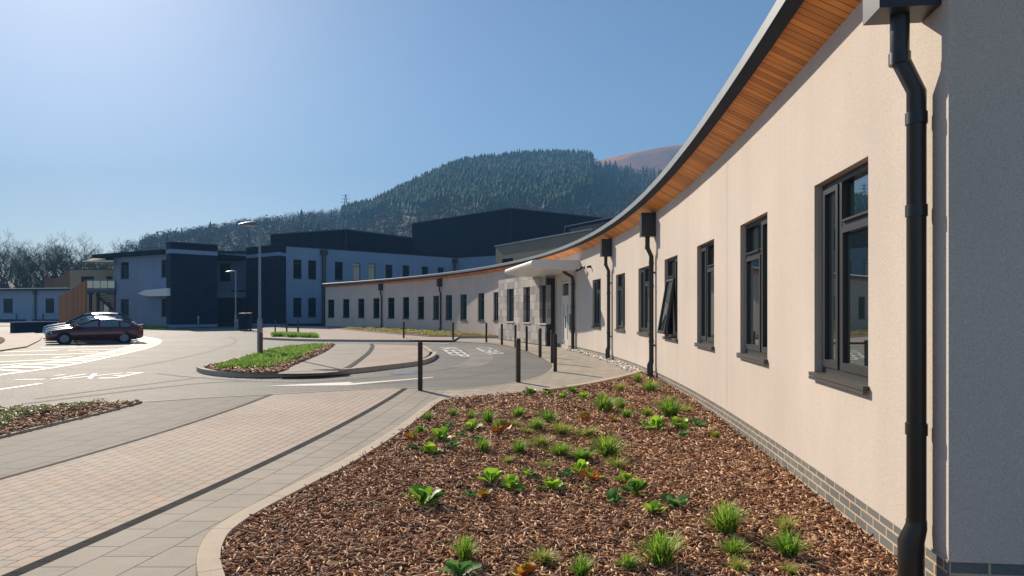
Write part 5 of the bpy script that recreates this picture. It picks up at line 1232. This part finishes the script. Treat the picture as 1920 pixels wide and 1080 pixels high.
for i, (k, x, y, w, lab, fl_) in enumerate(PL):
    X, Y = G(x, y, bedz); sc = w/F*Y/2*1.4; z = gz(Y)+bedz-.01
    if k[0] == 'l':
        t = bpy.data.objects.new('leafy_plant', LM[int(k[1])]); sc *= 1.18; zs = sc*.9
    else:
        t = bpy.data.objects.new('grass_tuft', GM[i % 3] if k == 'g' else GM[3+i % 2]); sc *= 1.18; zs = max(sc, .10)*(.95 if k == 'g' else .8)
    S.collection.objects.link(t); t.location = (X, Y, z); cl = 1.3 if (k[0] != 'l' and 960 < x < 1190 and 770 < y < 885) else 1.; q_ = .5+.5*math.sin(i*7.7); t.scale = (sc*cl*(.9+.25*q_), sc*cl*(1.1-.2*q_), zs*(.8+.35*q_)); t.rotation_euler = (.16*math.sin(i*3.1), .16*math.cos(i*5.3), i*1.37)
    props(t, lab, 'plant' if k[0] == 'l' else 'grass', 'leafy plants in the mulch bed' if k[0] == 'l' else 'grass tufts in the mulch bed')
    if fl_:
        o = bpy.data.objects.new('flower_head', FM[1 if fl_ == 'r' else 0]); S.collection.objects.link(o); o.parent = t; o.location = (-.25, .1, .15); o.scale = (1, 1, 1)
# shrubs of the left bed
SH = [(-14,800,54,'shrub cut by the left frame edge in the left bed'),(14,790,54,'low light green shrub at the left frame edge, front one'),(28,778,46,'light green shrub behind the front one at the left edge'),(58,776,42,'shrub with grey-green tips, third in the left bed'),
 (84,770,36,'bright green shrub in the middle of the left bed'),(128,766,30,'small sparse shrub right of the bright one in the left bed'),(150,762,34,'grey-green shrub, second from the right end of the left bed'),(187,758,34,'last shrub at the right end of the left bed')]
SHM = []
for sd in (5, 6, 7):
    g = np.random.default_rng(sd); V = []; C = []; Fc = []
    for i in range(420):
        p = g.normal(0, 1, 3); p /= np.linalg.norm(p); p *= g.random()**.4; c = np.array((p[0]*.95, p[1]*.95, .75+p[2]*.62)); t = g.normal(0, 1, (3,3))*.06; cc = np.array([(.28,.36,.10),(.40,.46,.22),(.14,.22,.05)][g.integers(3)])*g.uniform(.7,1.2); v0 = len(V)
        for q in t: V.append(c+q); C.append(cc)
        Fc.append((v0, v0+1, v0+2))
    for i in range(16):
        a = g.uniform(0, 6.28); q = g.uniform(.2,.8); v0 = len(V); V += [np.array((.03,0,0)), np.array((-.03,0,0)), np.array((q*math.cos(a), q*math.sin(a), 1.1))]; C += [np.array((.10,.07,.04))]*3; Fc.append((v0, v0+1, v0+2))
    SHM.append(meshof('shrub', np.array(V), np.array(Fc), np.array(C), M_leaf))
for i, (x, y, w, lab) in enumerate(SH):
    X, Y = G(x, y, .05); sc = w/F*Y/2; t = bpy.data.objects.new('shrub', SHM[i % 3]); S.collection.objects.link(t); t.location = (X, Y, gz(Y)+.02); t.scale = (sc, sc, sc*.62); t.rotation_euler.z = i; props(t, lab, 'shrub', 'low shrubs in the left bed')
# grass of the islands and far beds (nobody could count it)
def turf(name, poly, n, H, label, pal=GP, w=.022, z=.125, clump=None):
    P_ = np.array(poly); xs = rng.uniform(P_[:,0].min(), P_[:,0].max(), n*4); ys_ = rng.uniform(P_[:,1].min(), P_[:,1].max(), n*4); k = inpoly(xs, ys_, poly); xs = xs[k]; ys_ = ys_[k]
    if clump is not None:
        cs = np.c_[xs[:clump], ys_[:clump]]; j = rng.integers(len(cs), size=n); sd = .26; xs = cs[j,0]+rng.normal(0, sd, n)*.6; ys_ = cs[j,1]+rng.normal(0, sd, n)*.8; k = inpoly(xs, ys_, poly); xs = xs[k]; ys_ = ys_[k]
    n = min(n, len(xs)); xs = xs[:n]; ys_ = ys_[:n]; a = rng.uniform(0, 6.283, n); h = H*rng.uniform(.5, 1.2, n); ln = h*rng.uniform(.1, .9, n); V = np.empty((n, 6, 3)); dx, dy = np.cos(a), np.sin(a)
    for kk, (f, ww) in enumerate(((0,1),(.55,.8),(1,.1))):
        for s_, q in ((-1,0),(1,1)):
            V[:, kk*2+q, 0] = xs+dx*ln*f**1.6-dy*w/2*ww*s_; V[:, kk*2+q, 1] = ys_+dy*ln*f**1.6+dx*w/2*ww*s_; V[:, kk*2+q, 2] = GZV(ys_)+z+h*f*(1-.25*f)
    Fc = (np.arange(n)[:,None,None]*6+np.array([(0,1,3,2),(2,3,5,4)])[None]).reshape(-1,4); pal = np.array(pal); C = np.repeat(pal[rng.integers(len(pal), size=n)]*rng.uniform(.65,1.35,(n,1)), 6, axis=0)
    o = np_mesh(name, V.reshape(-1,3), Fc, M_grass, C); props(o, label, 'grass', None, 'stuff')
ig = gp([(400,692.5),(430,694),(500,691),(555,674),(600,655),(612,648),(590,648),(550,651),(512,657),(474,669),(425,683)], .13)
turf('island_grass', ig, 12000, .17, 'bright green grass clumps filling the traffic island bed', GP+[(.30,.48,.08)], .03, .125, 75)
fg = gp([(508,635),(545,636),(598,637),(590,633.5),(540,631.5),(512,632)]); turf('verge_grass', fg, 5000, .28, 'small strip of green grass on the far pavement by four bollards', GP+[(.30,.48,.08)], .05, .115, 60)
turf('bed_ground_cover', fbed, 4500, .16, 'pale green low ground cover in the far bed under the curved wall', GY, .04, .17, 90)
lg = gp([(238,617.2),(310,616.2),(310,613.6),(225,612.8)]); turf('lawn_grass', lg, 4000, .2, 'strip of grass at the foot of the left white wing', GP, .09, .07)
# ---------------------------------------------------------------- haze
hm = bpy.data.materials.new('haze'); hm.use_nodes = True; t = hm.node_tree; t.nodes.remove(t.nodes["Principled BSDF"])
v = t.nodes.new("ShaderNodeVolumePrincipled"); v.inputs["Color"].default_value = (.24,.57,1,1); v.inputs["Density"].default_value = .00065; v.inputs["Anisotropy"].default_value = .0
t.links.new(v.outputs[0], t.nodes["Material Output"].inputs["Volume"])
mb = MB(); mb.box(-2600, 2600, -70, 1300, -1.1, 268); o = mb.build('haze', hm, None, org=(0,0,0)); o['kind'] = 'stuff'; o['label'] = 'thin blue haze in the valley air'
